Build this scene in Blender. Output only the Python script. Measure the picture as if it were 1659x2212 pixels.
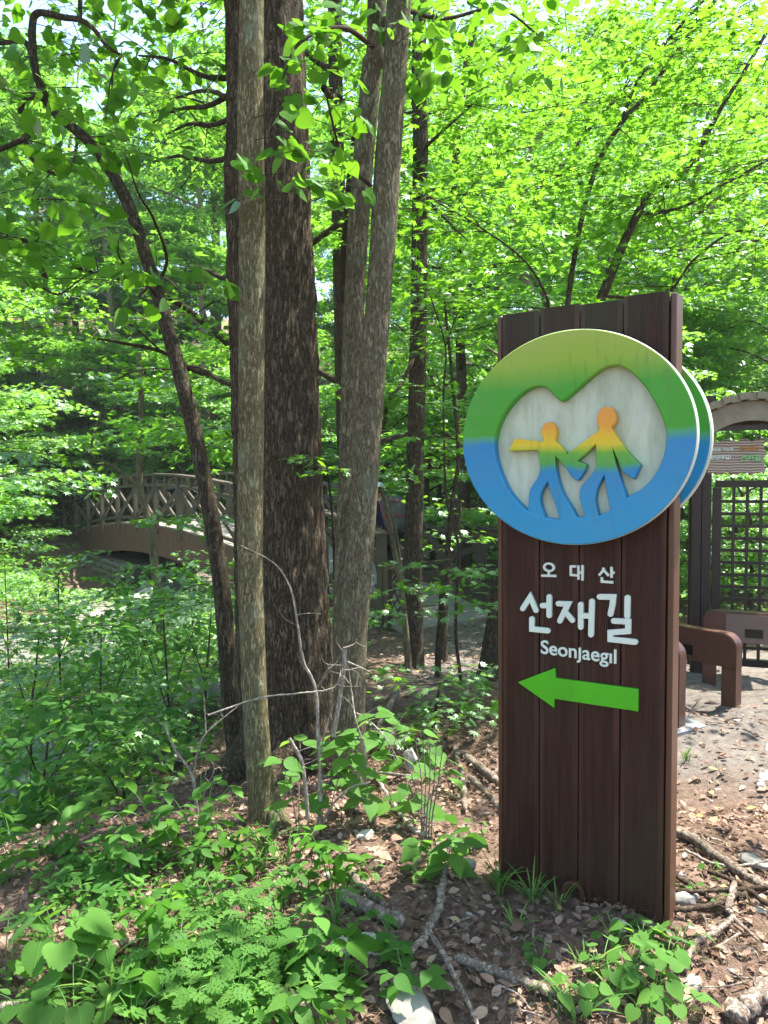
import bpy, bmesh, math, random
import numpy as np
from mathutils import Vector, Matrix

# ------------------------------------------------------------------ scene, camera, light
for o in list(bpy.data.objects): bpy.data.objects.remove(o)
scene = bpy.context.scene
COL = scene.collection
random.seed(7); rng = np.random.default_rng(7)

FOC, CX, CY, EYE = 1598.0, 829.5, 1106.0, 1.55      # focal length in pixels of a 1659 x 2212 frame
PITCH, ROLL = .0586, -.0111
cp, sp, cr, sr = math.cos(PITCH), math.sin(PITCH), math.cos(ROLL), math.sin(ROLL)
cam_d = bpy.data.cameras.new('camera'); cam = bpy.data.objects.new('camera', cam_d); COL.objects.link(cam)
right0, up0, fwd = Vector((1,0,0)), Vector((0,sp,cp)), Vector((0,cp,-sp))
rt = right0*cr + up0*sr; up = -right0*sr + up0*cr
m = Matrix((rt, up, -fwd)).transposed().to_4x4(); m.translation = (0,0,EYE)
cam.matrix_world = m
cam_d.sensor_fit = 'VERTICAL'; cam_d.sensor_height = 36.0; cam_d.lens = 36.0*FOC/2212.0
cam_d.clip_start = .05; cam_d.clip_end = 600
scene.camera = cam

SUN = Vector((.36, .18, .92)).normalized()          # towards the sun
w = bpy.data.worlds.new('World'); scene.world = w; w.use_nodes = True
nt = w.node_tree; bg = nt.nodes['Background']
sky = nt.nodes.new('ShaderNodeTexSky'); sky.sky_type = 'NISHITA'; sky.sun_disc = False
sky.sun_elevation = math.asin(SUN.z); sky.sun_rotation = math.atan2(SUN.x, SUN.y)
nt.links.new(sky.outputs[0], bg.inputs[0]); bg.inputs[1].default_value = .15
sd = bpy.data.lights.new('sun', 'SUN'); sd.energy = 5.0; sd.angle = math.radians(.55); sd.color = (1,.95,.86)
so = bpy.data.objects.new('sun', sd); COL.objects.link(so)
so.rotation_euler = (-SUN).to_track_quat('-Z','Y').to_euler()
scene.view_settings.view_transform = 'Standard'; scene.view_settings.look = 'None'
scene.view_settings.exposure = 2.0; scene.view_settings.gamma = 1.0
scene.view_settings.use_curve_mapping = False
scene.render.engine = 'CYCLES'
scene.render.resolution_x, scene.render.resolution_y = 768, 1024
scene.cycles.max_bounces = 8; scene.cycles.diffuse_bounces = 6; scene.cycles.transmission_bounces = 6
scene.cycles.glossy_bounces = 2

# ------------------------------------------------------------------ helpers
O3 = np.array([0,0,EYE])
def ray(px, py):
    x = (px-CX)/FOC; y = -(py-CY)/FOC
    x, y = x*cr - y*sr, x*sr + y*cr
    return np.array([x, cp + y*sp, y*cp - sp])
def at(px, py, d):
    r = ray(px, py); return O3 + r*d/r[1]
def project(P):
    v = np.asarray(P) - O3
    f = v[...,1]*cp - v[...,2]*sp; u = v[...,1]*sp + v[...,2]*cp
    f = np.where(np.abs(f) < 1e-4, 1e-4, f)
    x = v[...,0]/f; y = u/f
    return CX + FOC*(x*cr + y*sr), CY - FOC*(-x*sr + y*cr), f

def _h(ix, iy, iz, s):
    n = (ix*374761393 + iy*668265263 + iz*2147483647 + s*1274126177) & 0xffffffff
    n = ((n ^ (n >> 13))*1274126177) & 0xffffffff
    return ((n ^ (n >> 16)) & 0xffff)/65535.0
def vnoise(x, y, z=None, seed=0):
    x = np.asarray(x, float); y = np.asarray(y, float)
    z = np.zeros_like(x) if z is None else np.asarray(z, float)
    xi, yi, zi = (np.floor(a).astype(np.int64) for a in (x, y, z))
    fx, fy, fz = x-xi, y-yi, z-zi
    fx, fy, fz = (a*a*(3-2*a) for a in (fx, fy, fz))
    r = 0
    for a in (0,1):
        for b in (0,1):
            for c_ in (0,1):
                wgt = (fx if a else 1-fx)*(fy if b else 1-fy)*(fz if c_ else 1-fz)
                r = r + wgt*_h(xi+a, yi+b, zi+c_, seed)
    return r*2-1
def fbm(x, y, z=None, seed=0, oct=3):
    r = 0; a = 1.0; f = 1.0
    for k in range(oct):
        r = r + a*vnoise(np.asarray(x)*f, np.asarray(y)*f, None if z is None else np.asarray(z)*f, seed+k); a *= .5; f *= 2.03
    return r
def sstep(a, b, x):
    t = np.clip((x-a)/(b-a), 0, 1); return t*t*(3-2*t)

# terrain height ------------------------------------------------------------
STREAM = np.array([(-9,-14),(-6.6,-4),(-4.7,1.5),(-4.0,5.5),(-4.6,9),(-5.4,13),(-5.0,17),(-1.5,20.5),(5,25),(14,29),(40,36)], float)
def stream_dist(x, y):
    best = np.full(np.shape(x), 1e9)
    for a, b in zip(STREAM[:-1], STREAM[1:]):
        ab = b-a; t = np.clip(((x-a[0])*ab[0]+(y-a[1])*ab[1])/(ab@ab), 0, 1)
        best = np.minimum(best, np.hypot(x-a[0]-t*ab[0], y-a[1]-t*ab[1]))
    return best
def gz(x, y):
    x = np.asarray(x, float); y = np.asarray(y, float)
    d = stream_dist(x, y)
    for a_, b_, f_ in (((-5.4,12.),(-8.2,18.),.62),((-8.2,18.),(-9.6,20.2),.62)):      # the gully widens towards the far abutment
        ax_, ay_ = b_[0]-a_[0], b_[1]-a_[1]; tt = np.clip(((x-a_[0])*ax_+(y-a_[1])*ay_)/(ax_*ax_+ay_*ay_), 0, 1)
        d = np.minimum(d, f_*np.hypot(x-a_[0]-tt*ax_, y-a_[1]-tt*ay_)+.3)
    d = d + .35*vnoise(x*.6, y*.6, seed=5)
    top = -.64*sstep(5.0, 9.6, y)*(1 - sstep(2.5, 6, x)*.7)
    top = top - .16*sstep(-.2, -1.7, x)*(1-sstep(6,9,y)) - .05*sstep(4.5,6,y)
    hill = .42*np.logaddexp(0, (y - 32 + .15*np.abs(x+3))/2.0)*2.0 + .22*np.logaddexp(0, (x-7)/1.5)*1.5 + .38*np.logaddexp(0, (-x-13)/1.5)*1.5
    hill = 26*np.tanh(hill/26)
    bed = -1.32 - .20*(1-sstep(0,.75,d)) - .5*np.exp(-((x+8.4)**2+(y-19.8)**2)/8.)
    k = sstep(1.15, 3.1, d)
    z = bed*(1-k) + top*k + hill*sstep(2.0, 5.0, d)
    near = np.exp(-((x-.6)**2 + (y-3.2)**2)/30)
    z = z + .05*fbm(x*.9, y*.9, seed=2) + (.03+.05*(1-k))*fbm(x*2.7, y*2.7, seed=9, oct=2)
    # little mound round the tree bases
    z = z - .02 - .15*sstep(2.9,4.3,y)*(1-sstep(-.2,.7,x))*(1-sstep(5,6.5,y))
    return z
def gp(x, y, dz=0.0):
    return np.array([x, y, float(gz(x, y))+dz])
def hit(px, py, dmax=60.):
    r = ray(px, py); r = r/r[1]
    lo = .7; d = lo
    while d < dmax:
        p = O3 + r*d
        if p[2] < float(gz(p[0], p[1])):
            a, b = d-.05*max(1,d*.2), d
            for _ in range(14):
                m_ = (a+b)/2; q = O3 + r*m_
                if q[2] < float(gz(q[0], q[1])): b = m_
                else: a = m_
            return O3 + r*b
        d += .05*max(1, d*.2)
    return O3 + r*dmax

# object helpers ------------------------------------------------------------
def link(o, parent=None):
    COL.objects.link(o)
    if parent is not None: o.parent = parent
    return o
def tag(o, label=None, cat=None, group=None, kind=None):
    if label: o['label'] = label
    if cat: o['category'] = cat
    if group: o['group'] = group
    if kind: o['kind'] = kind
    return o
def empty(name, loc, rz=0):
    o = bpy.data.objects.new(name, None); o.empty_display_size = .1
    o.location = loc; o.rotation_euler = (0,0,rz); return link(o)
def mesh_np(name, V, F, rnd=None, smooth=False):
    V = np.asarray(V, np.float32); F = np.asarray(F, np.int32)
    me = bpy.data.meshes.new(name)
    k = F.shape[1]
    me.vertices.add(len(V)); me.vertices.foreach_set('co', V.ravel())
    me.loops.add(F.size); me.loops.foreach_set('vertex_index', F.ravel())
    me.polygons.add(len(F)); me.polygons.foreach_set('loop_start', np.arange(0, F.size, k, dtype=np.int32))
    me.polygons.foreach_set('loop_total', np.full(len(F), k, np.int32))
    if smooth: me.polygons.foreach_set('use_smooth', np.ones(len(F), bool))
    if rnd is not None:
        a = me.attributes.new('rnd', 'FLOAT', 'POINT'); a.data.foreach_set('value', np.asarray(rnd, np.float32))
    me.update(calc_edges=True)
    return me
def obj(name, me, mat=None, parent=None):
    o = bpy.data.objects.new(name, me)
    if mat is not None:
        me.materials.clear(); me.materials.append(mat)
    return link(o, parent)
class MB:
    """collects polygons for one mesh"""
    def __init__(s): s.v = []; s.f = []
    def add(s, V, F):
        b = len(s.v); s.v += [tuple(v) for v in V]; s.f += [tuple(i+b for i in f) for f in F]
    def box(s, c, size, R=None):
        c = np.asarray(c, float); h = np.asarray(size, float)/2
        P = np.array([(x,y,z) for x in(-1,1) for y in(-1,1) for z in(-1,1)], float)*h
        if R is not None: P = P @ np.asarray(R).T
        s.add(P+c, [(0,1,3,2),(4,6,7,5),(0,4,5,1),(2,3,7,6),(0,2,6,4),(1,5,7,3)])
    def bar(s, a, b, w, h, upv=(0,0,1)):
        a = np.asarray(a,float); b = np.asarray(b,float); d = b-a; L = np.linalg.norm(d); d /= L
        u = np.asarray(upv,float); sx = np.cross(d,u); sx /= np.linalg.norm(sx); u = np.cross(sx,d)
        s.box((a+b)/2, (L,w,h), np.stack([d,sx,u],1))
    def tube(s, P, r, n=8, cap=True):
        V, F = tube_np(P, r, n)
        b = len(V)
        s.add(V, [tuple(f) for f in F])
        if cap: s.f += [tuple(len(s.v)-b+i for i in range(n))[::-1], tuple(len(s.v)-n+i for i in range(n))]
    def mesh(s, name, smooth=False, bevel=0):
        me = bpy.data.meshes.new(name); me.from_pydata(s.v, [], s.f)
        if bevel:
            bm = bmesh.new(); bm.from_mesh(me)
            bmesh.ops.bevel(bm, geom=bm.edges[:], offset=bevel, segments=1, affect='EDGES', clamp_overlap=True)
            bm.to_mesh(me); bm.free()
        if smooth: me.polygons.foreach_set('use_smooth', [True]*len(me.polygons))
        me.update(); return me
    def build(s, name, mat, parent=None, smooth=False, bevel=0):
        return obj(name, s.mesh(name, smooth, bevel), mat, parent)
def catmull(P, n):
    P = np.asarray(P, float); m_ = len(P)
    if m_ < 3: return P[0] + (P[-1]-P[0])*np.linspace(0,1,n)[:,None]
    Q = np.vstack([2*P[0]-P[1], P, 2*P[-1]-P[-2]])
    t = np.linspace(0, m_-1-1e-6, n); i = t.astype(int); f = (t-i)[:,None]
    a, b, c_, d = Q[i], Q[i+1], Q[i+2], Q[i+3]
    return .5*((2*b)+(-a+c_)*f+(2*a-5*b+4*c_-d)*f**2+(-a+3*b-3*c_+d)*f**3)
def frames(P):
    T = np.gradient(P, axis=0); T /= np.linalg.norm(T, axis=1)[:,None]+1e-9
    u = np.cross(T[0], (0,0,1.)) if abs(T[0][2]) < .9 else np.cross(T[0], (0,1.,0)); u /= np.linalg.norm(u)
    U = [u]
    for t in T[1:]:
        u = u - t*(u@t); u /= np.linalg.norm(u)+1e-9; U.append(u)
    U = np.array(U); return T, U, np.cross(T, U)
def tube_np(P, r, n=8, disp=None):
    P = np.asarray(P, float); r = np.broadcast_to(np.asarray(r, float), (len(P),))
    T, U, W = frames(P)
    a = np.linspace(0, 2*np.pi, n, endpoint=False)
    R = r[:,None]*np.ones(n)
    if disp is not None: R = R*disp(np.arange(len(P)), a, P)
    V = P[:,None,:] + R[:,:,None]*(np.cos(a)[None,:,None]*U[:,None,:] + np.sin(a)[None,:,None]*W[:,None,:])
    i = np.arange(len(P)-1)[:,None]*n; j = np.arange(n)[None,:]; k = (j+1) % n
    F = np.stack([i+j, i+k, i+n+k, i+n+j], -1).reshape(-1,4)
    return V.reshape(-1,3), F
def rotz(a): c_, s_ = math.cos(a), math.sin(a); return np.array([[c_,-s_,0],[s_,c_,0],[0,0,1.]])

# ------------------------------------------------------------------ materials
MAT = {}
def new_mat(name):
    m_ = bpy.data.materials.new(name); m_.use_nodes = True
    t = m_.node_tree; t.nodes.clear()
    out = t.nodes.new('ShaderNodeOutputMaterial'); MAT[name] = m_
    return m_, t, out
def N(t, typ, **kw):
    n = t.nodes.new(typ)
    for k, v in kw.items():
        if k.startswith('i_'):
            n.inputs[int(k[2:]) if k[2:].isdigit() else k[2:].replace('_',' ')].default_value = v
        else: setattr(n, k, v)
    return n
def ramp(t, fac, stops):
    r = N(t, 'ShaderNodeValToRGB'); e = r.color_ramp.elements
    while len(e) < len(stops): e.new(.5)
    for el, (p, c_) in zip(e, stops): el.position = p; el.color = (*c_, 1)
    t.links.new(fac, r.inputs[0]); return r.outputs[0]
def coords(t, scale=(1,1,1), src='Object'):
    c_ = N(t, 'ShaderNodeTexCoord'); m_ = N(t, 'ShaderNodeMapping'); m_.inputs['Scale'].default_value = scale
    t.links.new(c_.outputs[src], m_.inputs[0]); return m_.outputs[0]
def noise(t, vec, scale, detail=4, rough=.55):
    n = N(t, 'ShaderNodeTexNoise'); n.inputs['Scale'].default_value = scale; n.inputs['Detail'].default_value = detail
    n.inputs['Roughness'].default_value = rough; t.links.new(vec, n.inputs['Vector']); return n.outputs['Fac']
def mixc(t, fac, a, b, blend='MIX'):
    n = N(t, 'ShaderNodeMix', data_type='RGBA', blend_type=blend)
    if isinstance(fac, (int,float)): n.inputs[0].default_value = fac
    else: t.links.new(fac, n.inputs[0])
    for i, v in ((6,a),(7,b)):
        if isinstance(v, tuple): n.inputs[i].default_value = (*v,1) if len(v)==3 else v
        else: t.links.new(v, n.inputs[i])
    return n.outputs[2]
def math_n(t, op, a, b=None, clamp=False):
    n = N(t, 'ShaderNodeMath', operation=op); n.use_clamp = clamp
    for i, v in ((0,a),(1,b)):
        if v is None: continue
        if isinstance(v, (int,float)): n.inputs[i].default_value = v
        else: t.links.new(v, n.inputs[i])
    return n.outputs[0]
def bump(t, h, strength, dist=.01):
    b = N(t, 'ShaderNodeBump'); b.inputs['Strength'].default_value = strength; b.inputs['Distance'].default_value = dist
    t.links.new(h, b.inputs['Height']); return b.outputs[0]
def principled(t, out, col, rough=.6, nrm=None, spec=.4):
    p = N(t, 'ShaderNodeBsdfPrincipled')
    if isinstance(col, tuple): p.inputs['Base Color'].default_value = (*col,1)
    else: t.links.new(col, p.inputs['Base Color'])
    if isinstance(rough, (int,float)): p.inputs['Roughness'].default_value = rough
    else: t.links.new(rough, p.inputs['Roughness'])
    p.inputs['Specular IOR Level'].default_value = spec
    if nrm is not None: t.links.new(nrm, p.inputs['Normal'])
    t.links.new(p.outputs[0], out.inputs[0]); return p

def leaf_mat(name, dark, light, trans, tfac=.5, perobj=False, rough=.5, sheen=.013):
    """leaf: diffuse face, translucent blade, faint gloss; hue varies leaf by leaf"""
    m_, t, out = new_mat(name)
    if perobj: rnd = N(t, 'ShaderNodeObjectInfo').outputs['Random']
    else: rnd = N(t, 'ShaderNodeAttribute', attribute_name='rnd').outputs['Fac']
    vein = noise(t, coords(t), 60, 2)
    blot = noise(t, coords(t), 7, 3) if perobj else None
    col = ramp(t, rnd, [(0, dark), (.75, light), (1, tuple(c_*1.15 for c_ in light))])
    tcol = ramp(t, rnd, [(0, tuple(c_*.8 for c_ in trans)), (1, trans)])
    col = mixc(t, .25, col, mixc(t, vein, tuple(c_*.7 for c_ in dark), light))
    nrm_ = None
    if perobj:      # midrib and side veins, drawn in the leaf's own space
        sx = N(t,'ShaderNodeSeparateXYZ'); t.links.new(N(t,'ShaderNodeTexCoord').outputs['Object'], sx.inputs[0])
        ax = math_n(t,'ABSOLUTE', sx.outputs[0])
        sv = math_n(t,'ABSOLUTE', math_n(t,'SINE', math_n(t,'MULTIPLY', math_n(t,'SUBTRACT', sx.outputs[1], math_n(t,'MULTIPLY', ax, .75)), 25.)))
        sv = math_n(t,'SUBTRACT', 1., math_n(t,'MULTIPLY', sv, 5., True), True)
        mr_ = math_n(t,'SUBTRACT', 1., math_n(t,'MULTIPLY', ax, 45., True), True)
        vv = math_n(t,'MAXIMUM', math_n(t,'MULTIPLY', sv, .55), mr_)
        col = mixc(t, math_n(t,'MULTIPLY',vv,.5), col, tuple(min(1,c_*1.9) for c_ in light))
        col = mixc(t, math_n(t,'MULTIPLY',blot,.35), col, tuple(c_*.8 for c_ in dark))
        nrm_ = bump(t, vv, .5, .01)
    d = N(t, 'ShaderNodeBsdfDiffuse'); t.links.new(col, d.inputs[0])
    if nrm_ is not None: t.links.new(nrm_, d.inputs['Normal'])
    tr = N(t, 'ShaderNodeBsdfTranslucent'); t.links.new(tcol, tr.inputs[0])
    g = N(t, 'ShaderNodeBsdfGlossy'); g.inputs['Roughness'].default_value = rough; g.inputs[0].default_value = (.85,1,.9,1)
    mx = N(t, 'ShaderNodeMixShader'); mx.inputs[0].default_value = tfac
    t.links.new(d.outputs[0], mx.inputs[1]); t.links.new(tr.outputs[0], mx.inputs[2])
    fr = N(t, 'ShaderNodeFresnel'); fr.inputs[0].default_value = 1.35
    mx2 = N(t, 'ShaderNodeMixShader')
    t.links.new(math_n(t, 'MULTIPLY', fr.outputs[0], sheen*10, True), mx2.inputs[0])
    t.links.new(mx.outputs[0], mx2.inputs[1]); t.links.new(g.outputs[0], mx2.inputs[2])
    t.links.new(mx2.outputs[0], out.inputs[0]); return m_
LEAFC = {
 'heart':  ((.040,.11,.013),(.072,.19,.018),(.20,.47,.022)),
 'maple':  ((.046,.135,.014),(.085,.225,.020),(.235,.53,.026)),
 'far':    ((.052,.145,.022),(.100,.25,.034),(.31,.65,.060)),
 'ground': ((.060,.16,.034),(.118,.26,.050),(.24,.48,.045)),
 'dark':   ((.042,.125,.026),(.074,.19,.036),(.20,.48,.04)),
}
for k, (a, b, c_) in LEAFC.items():
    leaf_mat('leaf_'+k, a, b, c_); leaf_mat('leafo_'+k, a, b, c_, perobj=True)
def bark_mat(name, c0, c1, c2, zs=.14, sc=42, bs=1.0, lichen=None, dist=.012, lam=.55):
    m_, t, out = new_mat(name)
    v = coords(t, (1,1,zs)); v2 = coords(t)
    n1 = noise(t, v, sc*1.5, 7, .72); n2 = noise(t, v2, 3.2, 3); n3 = noise(t, coords(t,(1,1,.35)), sc*2.6, 3)
    nb = noise(t, v, sc*1.15, 5, .75)
    rid = math_n(t, 'MULTIPLY', math_n(t, 'ABSOLUTE', math_n(t, 'SUBTRACT', nb, .5)), 13., True)
    h = math_n(t, 'ADD', math_n(t, 'MULTIPLY', n1, .75), math_n(t, 'ADD', math_n(t, 'MULTIPLY', rid, .38), math_n(t,'MULTIPLY',n3,.22)))
    col = ramp(t, h, [(.44, c0), (.70, c1), (.98, c2)])
    hn = math_n(t, 'SUBTRACT', h, .0)
    col = mixc(t, math_n(t,'MULTIPLY',n2,.45), col, tuple(x*.55 for x in c1), 'MIX')
    if lichen:
        ln = noise(t, coords(t,(1,1,.5)), 7, 5, .7)
        lf = ramp(t, ln, [(lam, (0,0,0)), (lam+.10, (1,1,1))])
        col = mixc(t, math_n(t,'MULTIPLY',lf,.65), col, lichen)
        moss = ramp(t, noise(t, v2, 2.1, 4, .7), [(.56,(0,0,0)),(.68,(1,1,1))])
        col = mixc(t, math_n(t,'MULTIPLY',moss,.55), col, (.035,.032,.016))
    principled(t, out, col, .95, bump(t, h, bs, dist), .1); return m_
bark_mat('bark_dark', (.045,.033,.021), (.135,.102,.065), (.23,.185,.125), .22, 40, 1.0, None, .035)
bark_mat('bark_tan', (.10,.085,.042), (.225,.195,.098), (.36,.32,.19), .24, 55, 1.0, (.27,.31,.19), .016, .54)
bark_mat('bark_grey', (.088,.074,.044), (.205,.178,.108), (.34,.30,.20), .24, 52, 1.0, (.23,.26,.17), .016, .56)
bark_mat('bark_mid', (.035,.027,.018), (.095,.074,.048), (.19,.155,.11), .24, 46, 1.0, (.17,.18,.13), .018, .6)
bark_mat('twig_dark', (.02,.014,.009), (.055,.038,.026), (.12,.09,.065), .5, 40, .6, None, .004)
bark_mat('twig_pale', (.13,.10,.08), (.30,.25,.20), (.46,.42,.37), .4, 40, .7, None, .004)
bark_mat('dead_wood', (.09,.065,.05), (.24,.185,.145), (.42,.36,.30), .6, 30, .9, (.20,.20,.16), .006, .6)

def mk_simple(name, col, rough=.6, var=.35, sc=12, spec=.3, bs=.0, scale=(1,1,1), dirt=None):
    m_, t, out = new_mat(name)
    v = coords(t, scale); n = noise(t, v, sc, 5, .6)
    c_ = mixc(t, n, tuple(x*(1-var) for x in col), tuple(min(1,x*(1+var)) for x in col))
    if dirt:
        dn = ramp(t, noise(t, coords(t), 5, 6, .7), [(.5,(0,0,0)),(.72,(1,1,1))])
        c_ = mixc(t, math_n(t,'MULTIPLY',dn,.6), c_, dirt)
    principled(t, out, c_, rough, bump(t, n, bs, .004) if bs else None, spec); return m_
m_, t, out = new_mat('sign_wood')
gr = noise(t, coords(t,(1,1,.05)), 55, 6, .7); lg = noise(t, coords(t,(1,1,.5)), 3.2, 4, .65)
c_ = ramp(t, gr, [(.30,(.020,.008,.005)),(.52,(.046,.018,.011)),(.75,(.085,.035,.022))])
c_ = mixc(t, math_n(t,'MULTIPLY', ramp(t, lg, [(.45,(0,0,0)),(.7,(1,1,1))]), .55), c_, (.050,.034,.022))
kn = N(t,'ShaderNodeTexVoronoi'); kn.inputs['Scale'].default_value = 5.2; t.links.new(coords(t,(1,1,.75)), kn.inputs['Vector'])
c_ = mixc(t, math_n(t,'MULTIPLY', ramp(t, kn.outputs['Distance'], [(.03,(1,1,1)),(.13,(0,0,0))]), .75), c_, (.009,.005,.004))
sxz = N(t,'ShaderNodeSeparateXYZ'); t.links.new(N(t,'ShaderNodeTexCoord').outputs['Object'], sxz.inputs[0])
alg = math_n(t,'MULTIPLY', ramp(t, math_n(t,'ADD', math_n(t,'MULTIPLY', sxz.outputs[2], .35), math_n(t,'MULTIPLY', lg, .5)), [(.86,(0,0,0)),(1.,(1,1,1))]), .6)
c_ = mixc(t, alg, c_, (.038,.042,.022))
principled(t, out, c_, .58, bump(t, gr, .3, .003), .28)
mk_simple('sign_side', (.085,.036,.019), .38, .5, 10, .5, .3, (1,1,.05), (.06,.03,.015))
mk_simple('sign_core', (.012,.008,.006), .8)
mk_simple('gate_wood', (.026,.014,.010), .5, .4, 14, .4, .2, (1,1,.1))
mk_simple('barrier_wood', (.075,.030,.020), .38, .25, 18, .5, .1, (.3,.3,1))
mk_simple('barrier_panel', (.13,.085,.075), .5, .2, 18, .4)
mk_simple('black_inlay', (.006,.007,.007), .25)
mk_simple('rail_wood', (.090,.074,.056), .75, .45, 9, .2, .3, (1,1,1), (.05,.052,.035))
mk_simple('deck_wood', (.27,.24,.21), .75, .3, 8, .2, .2, (1,1,1), (.16,.15,.11))
mk_simple('fascia_wood', (.135,.072,.058), .6, .25, 8, .3, .1, (1,1,.2), (.10,.07,.055))
mk_simple('lattice_wood', (.11,.07,.052), .6, .3, 9, .3)
mk_simple('roof_slat', (.24,.21,.155), .7, .5, 9, .2, .3, (1,1,1), (.13,.11,.075))
mk_simple('metal_plate', (.19,.19,.195), .35, .15, 10, .6)
mk_simple('rust', (.065,.026,.015), .85, .5, 60, .2, .5)
mk_simple('white_letter', (.60,.68,.60), .45, .08, 20, .4, 0, (1,1,1), (.5,.5,.44))
mk_simple('arrow_green', (.07,.40,.010), .5, .18, 16, .3, .1, (1,1,.4), (.06,.22,.02))
mk_simple('disc_rim', (.50,.56,.46), .4, .2, 20, .5, 0, (1,1,1), (.28,.32,.22))
mk_simple('chain', (.06,.055,.05), .5)
mk_simple('rock', (.235,.222,.195), .9, .45, 6, .2, 1.0, (1,1,1), (.15,.17,.10))
mk_simple('rock_pale', (.37,.35,.305), .9, .35, 6, .2, 1.0, (1,1,1), (.30,.30,.24))
mk_simple('stone_wall', (.15,.15,.115), .9, .6, 5, .2, 1.0, (1,1,1), (.06,.085,.05))
mk_simple('mortar', (.16,.155,.14), .95, .3, 20)
mk_simple('navy_cloth', (.018,.020,.055), .85, .2, 30)
mk_simple('trouser_cloth', (.02,.02,.022), .85, .2, 30)
mk_simple('pack_cloth', (.075,.078,.085), .7, .3, 20)
mk_simple('red_cloth', (.45,.035,.05), .7, .2, 20)
mk_simple('cap_cloth', (.42,.45,.55), .8, .1, 20)
mk_simple('skin', (.42,.22,.14), .5, .1, 20)
mk_simple('hair', (.012,.01,.009), .5, .1, 20)
mk_simple('board_red', (.20,.125,.095), .65, .3, 20)
mk_simple('letter_green', (.22,.50,.20), .5)
mk_simple('letter_orange', (.55,.22,.03), .5)
mk_simple('grass', (.09,.20,.045), .6, .5, 8)

def disc_mat(name, stops, z0, z1, streak=True):
    m_, t, out = new_mat(name)
    tc = N(t, 'ShaderNodeTexCoord'); sx = N(t, 'ShaderNodeSeparateXYZ'); t.links.new(tc.outputs['Object'], sx.inputs[0])
    nz = noise(t, coords(t), 9, 3)
    z = math_n(t, 'ADD', sx.outputs[2], math_n(t, 'MULTIPLY', math_n(t,'SUBTRACT',nz,.5), .035))
    mr = N(t, 'ShaderNodeMapRange'); mr.inputs[1].default_value = z0; mr.inputs[2].default_value = z1
    t.links.new(z, mr.inputs[0])
    c_ = ramp(t, mr.outputs[0], stops)
    st = ramp(t, noise(t, coords(t,(1,1,.12)), 38, 4, .7), [(.55,(0,0,0)),(.8,(1,1,1))])
    c_ = mixc(t, math_n(t,'MULTIPLY',st,.55), c_, (.085,.09,.05))
    ff = ramp(t, noise(t, coords(t), 4.5, 5, .7), [(.4,(0,0,0)),(.7,(1,1,1))])
    c_ = mixc(t, math_n(t,'MULTIPLY',ff,.07), c_, (.40,.44,.36))
    sp_ = ramp(t, noise(t, coords(t), 120, 2), [(.70,(0,0,0)),(.76,(1,1,1))])
    c_ = mixc(t, math_n(t,'MULTIPLY',sp_,.4), c_, (.05,.06,.03))
    principled(t, out, c_, .42, bump(t, noise(t, coords(t), 150, 2), .05, .002), .45)
YG, GR, BL_, LB = (.24,.37,.018), (.042,.29,.012), (.010,.195,.43), (.008,.25,.46)
disc_mat('disc_ring', [(0,LB),(.25,(.010,.23,.45)),(.475,BL_),(.515,(.06,.30,.13)),(.53,GR),(.74,GR),(.86,YG),(1,(.30,.38,.05))], 1.28, 2.015)
disc_mat('disc_fig', [(0,LB),(.25,(.010,.23,.45)),(.47,BL_),(.53,(.06,.30,.06)),(.62,(.12,.35,.03)),(.69,(.62,.48,.02)),(.76,(.68,.42,.02)),(.84,(.68,.30,.03)),(1,(.68,.27,.04))], 1.34, 1.75)
m_, t, out = new_mat('disc_white')
st = ramp(t, noise(t, coords(t,(1,1,.25)), 12, 6, .75), [(.42,(0,0,0)),(.72,(1,1,1))])
principled(t, out, mixc(t, math_n(t,'MULTIPLY',st,.75), (.50,.56,.44), (.25,.29,.18)), .55, None, .3)

# ground
m_, t, out = new_mat('forest_floor')
v = coords(t)
n1 = noise(t, v, 1.3, 5, .6); n2 = noise(t, v, 26, 6, .75); n3 = noise(t, v, 110, 4, .7)
col = ramp(t, n2, [(.25,(.035,.022,.016)),(.45,(.12,.080,.060)),(.62,(.24,.17,.135)),(.8,(.36,.27,.22))])
col = mixc(t, math_n(t,'MULTIPLY',n3,.5), col, (.07,.05,.035))
g = ramp(t, n1, [(.52,(0,0,0)),(.66,(1,1,1))])
col = mixc(t, math_n(t,'MULTIPLY',g,.35), col, (.06,.065,.028))
principled(t, out, col, .95, bump(t, math_n(t,'ADD',n2,n3), 1.0, .02), .1)
m_, t, out = new_mat('trodden_soil')
v = coords(t); n2 = noise(t, v, 14, 6, .75); n3 = noise(t, v, 120, 3, .7)
col = ramp(t, n2, [(.3,(.10,.08,.068)),(.5,(.20,.165,.14)),(.75,(.33,.28,.24))])
principled(t, out, mixc(t, math_n(t,'MULTIPLY',n3,.4), col, (.07,.055,.045)), .95, bump(t, math_n(t,'ADD',n2,n3), .8, .012), .1)
m_, t, out = new_mat('stream_bed')
v = coords(t); vo = N(t, 'ShaderNodeTexVoronoi'); vo.inputs['Scale'].default_value = 5; t.links.new(v, vo.inputs['Vector'])
n2 = noise(t, v, 18, 5, .7)
col = ramp(t, n2, [(.3,(.11,.10,.09)),(.55,(.30,.285,.27)),(.8,(.5,.48,.45))])
principled(t, out, mixc(t, .4, col, vo.outputs['Color'], 'MULTIPLY'), .9, bump(t, math_n(t,'ADD',n2,vo.outputs['Distance']), .8, .05), .2)
m_, t, out = new_mat('water')
p = principled(t, out, (.012,.022,.018), .06, bump(t, noise(t, coords(t,(1,2,1)), 9, 3), .35, .03), .6)
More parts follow.
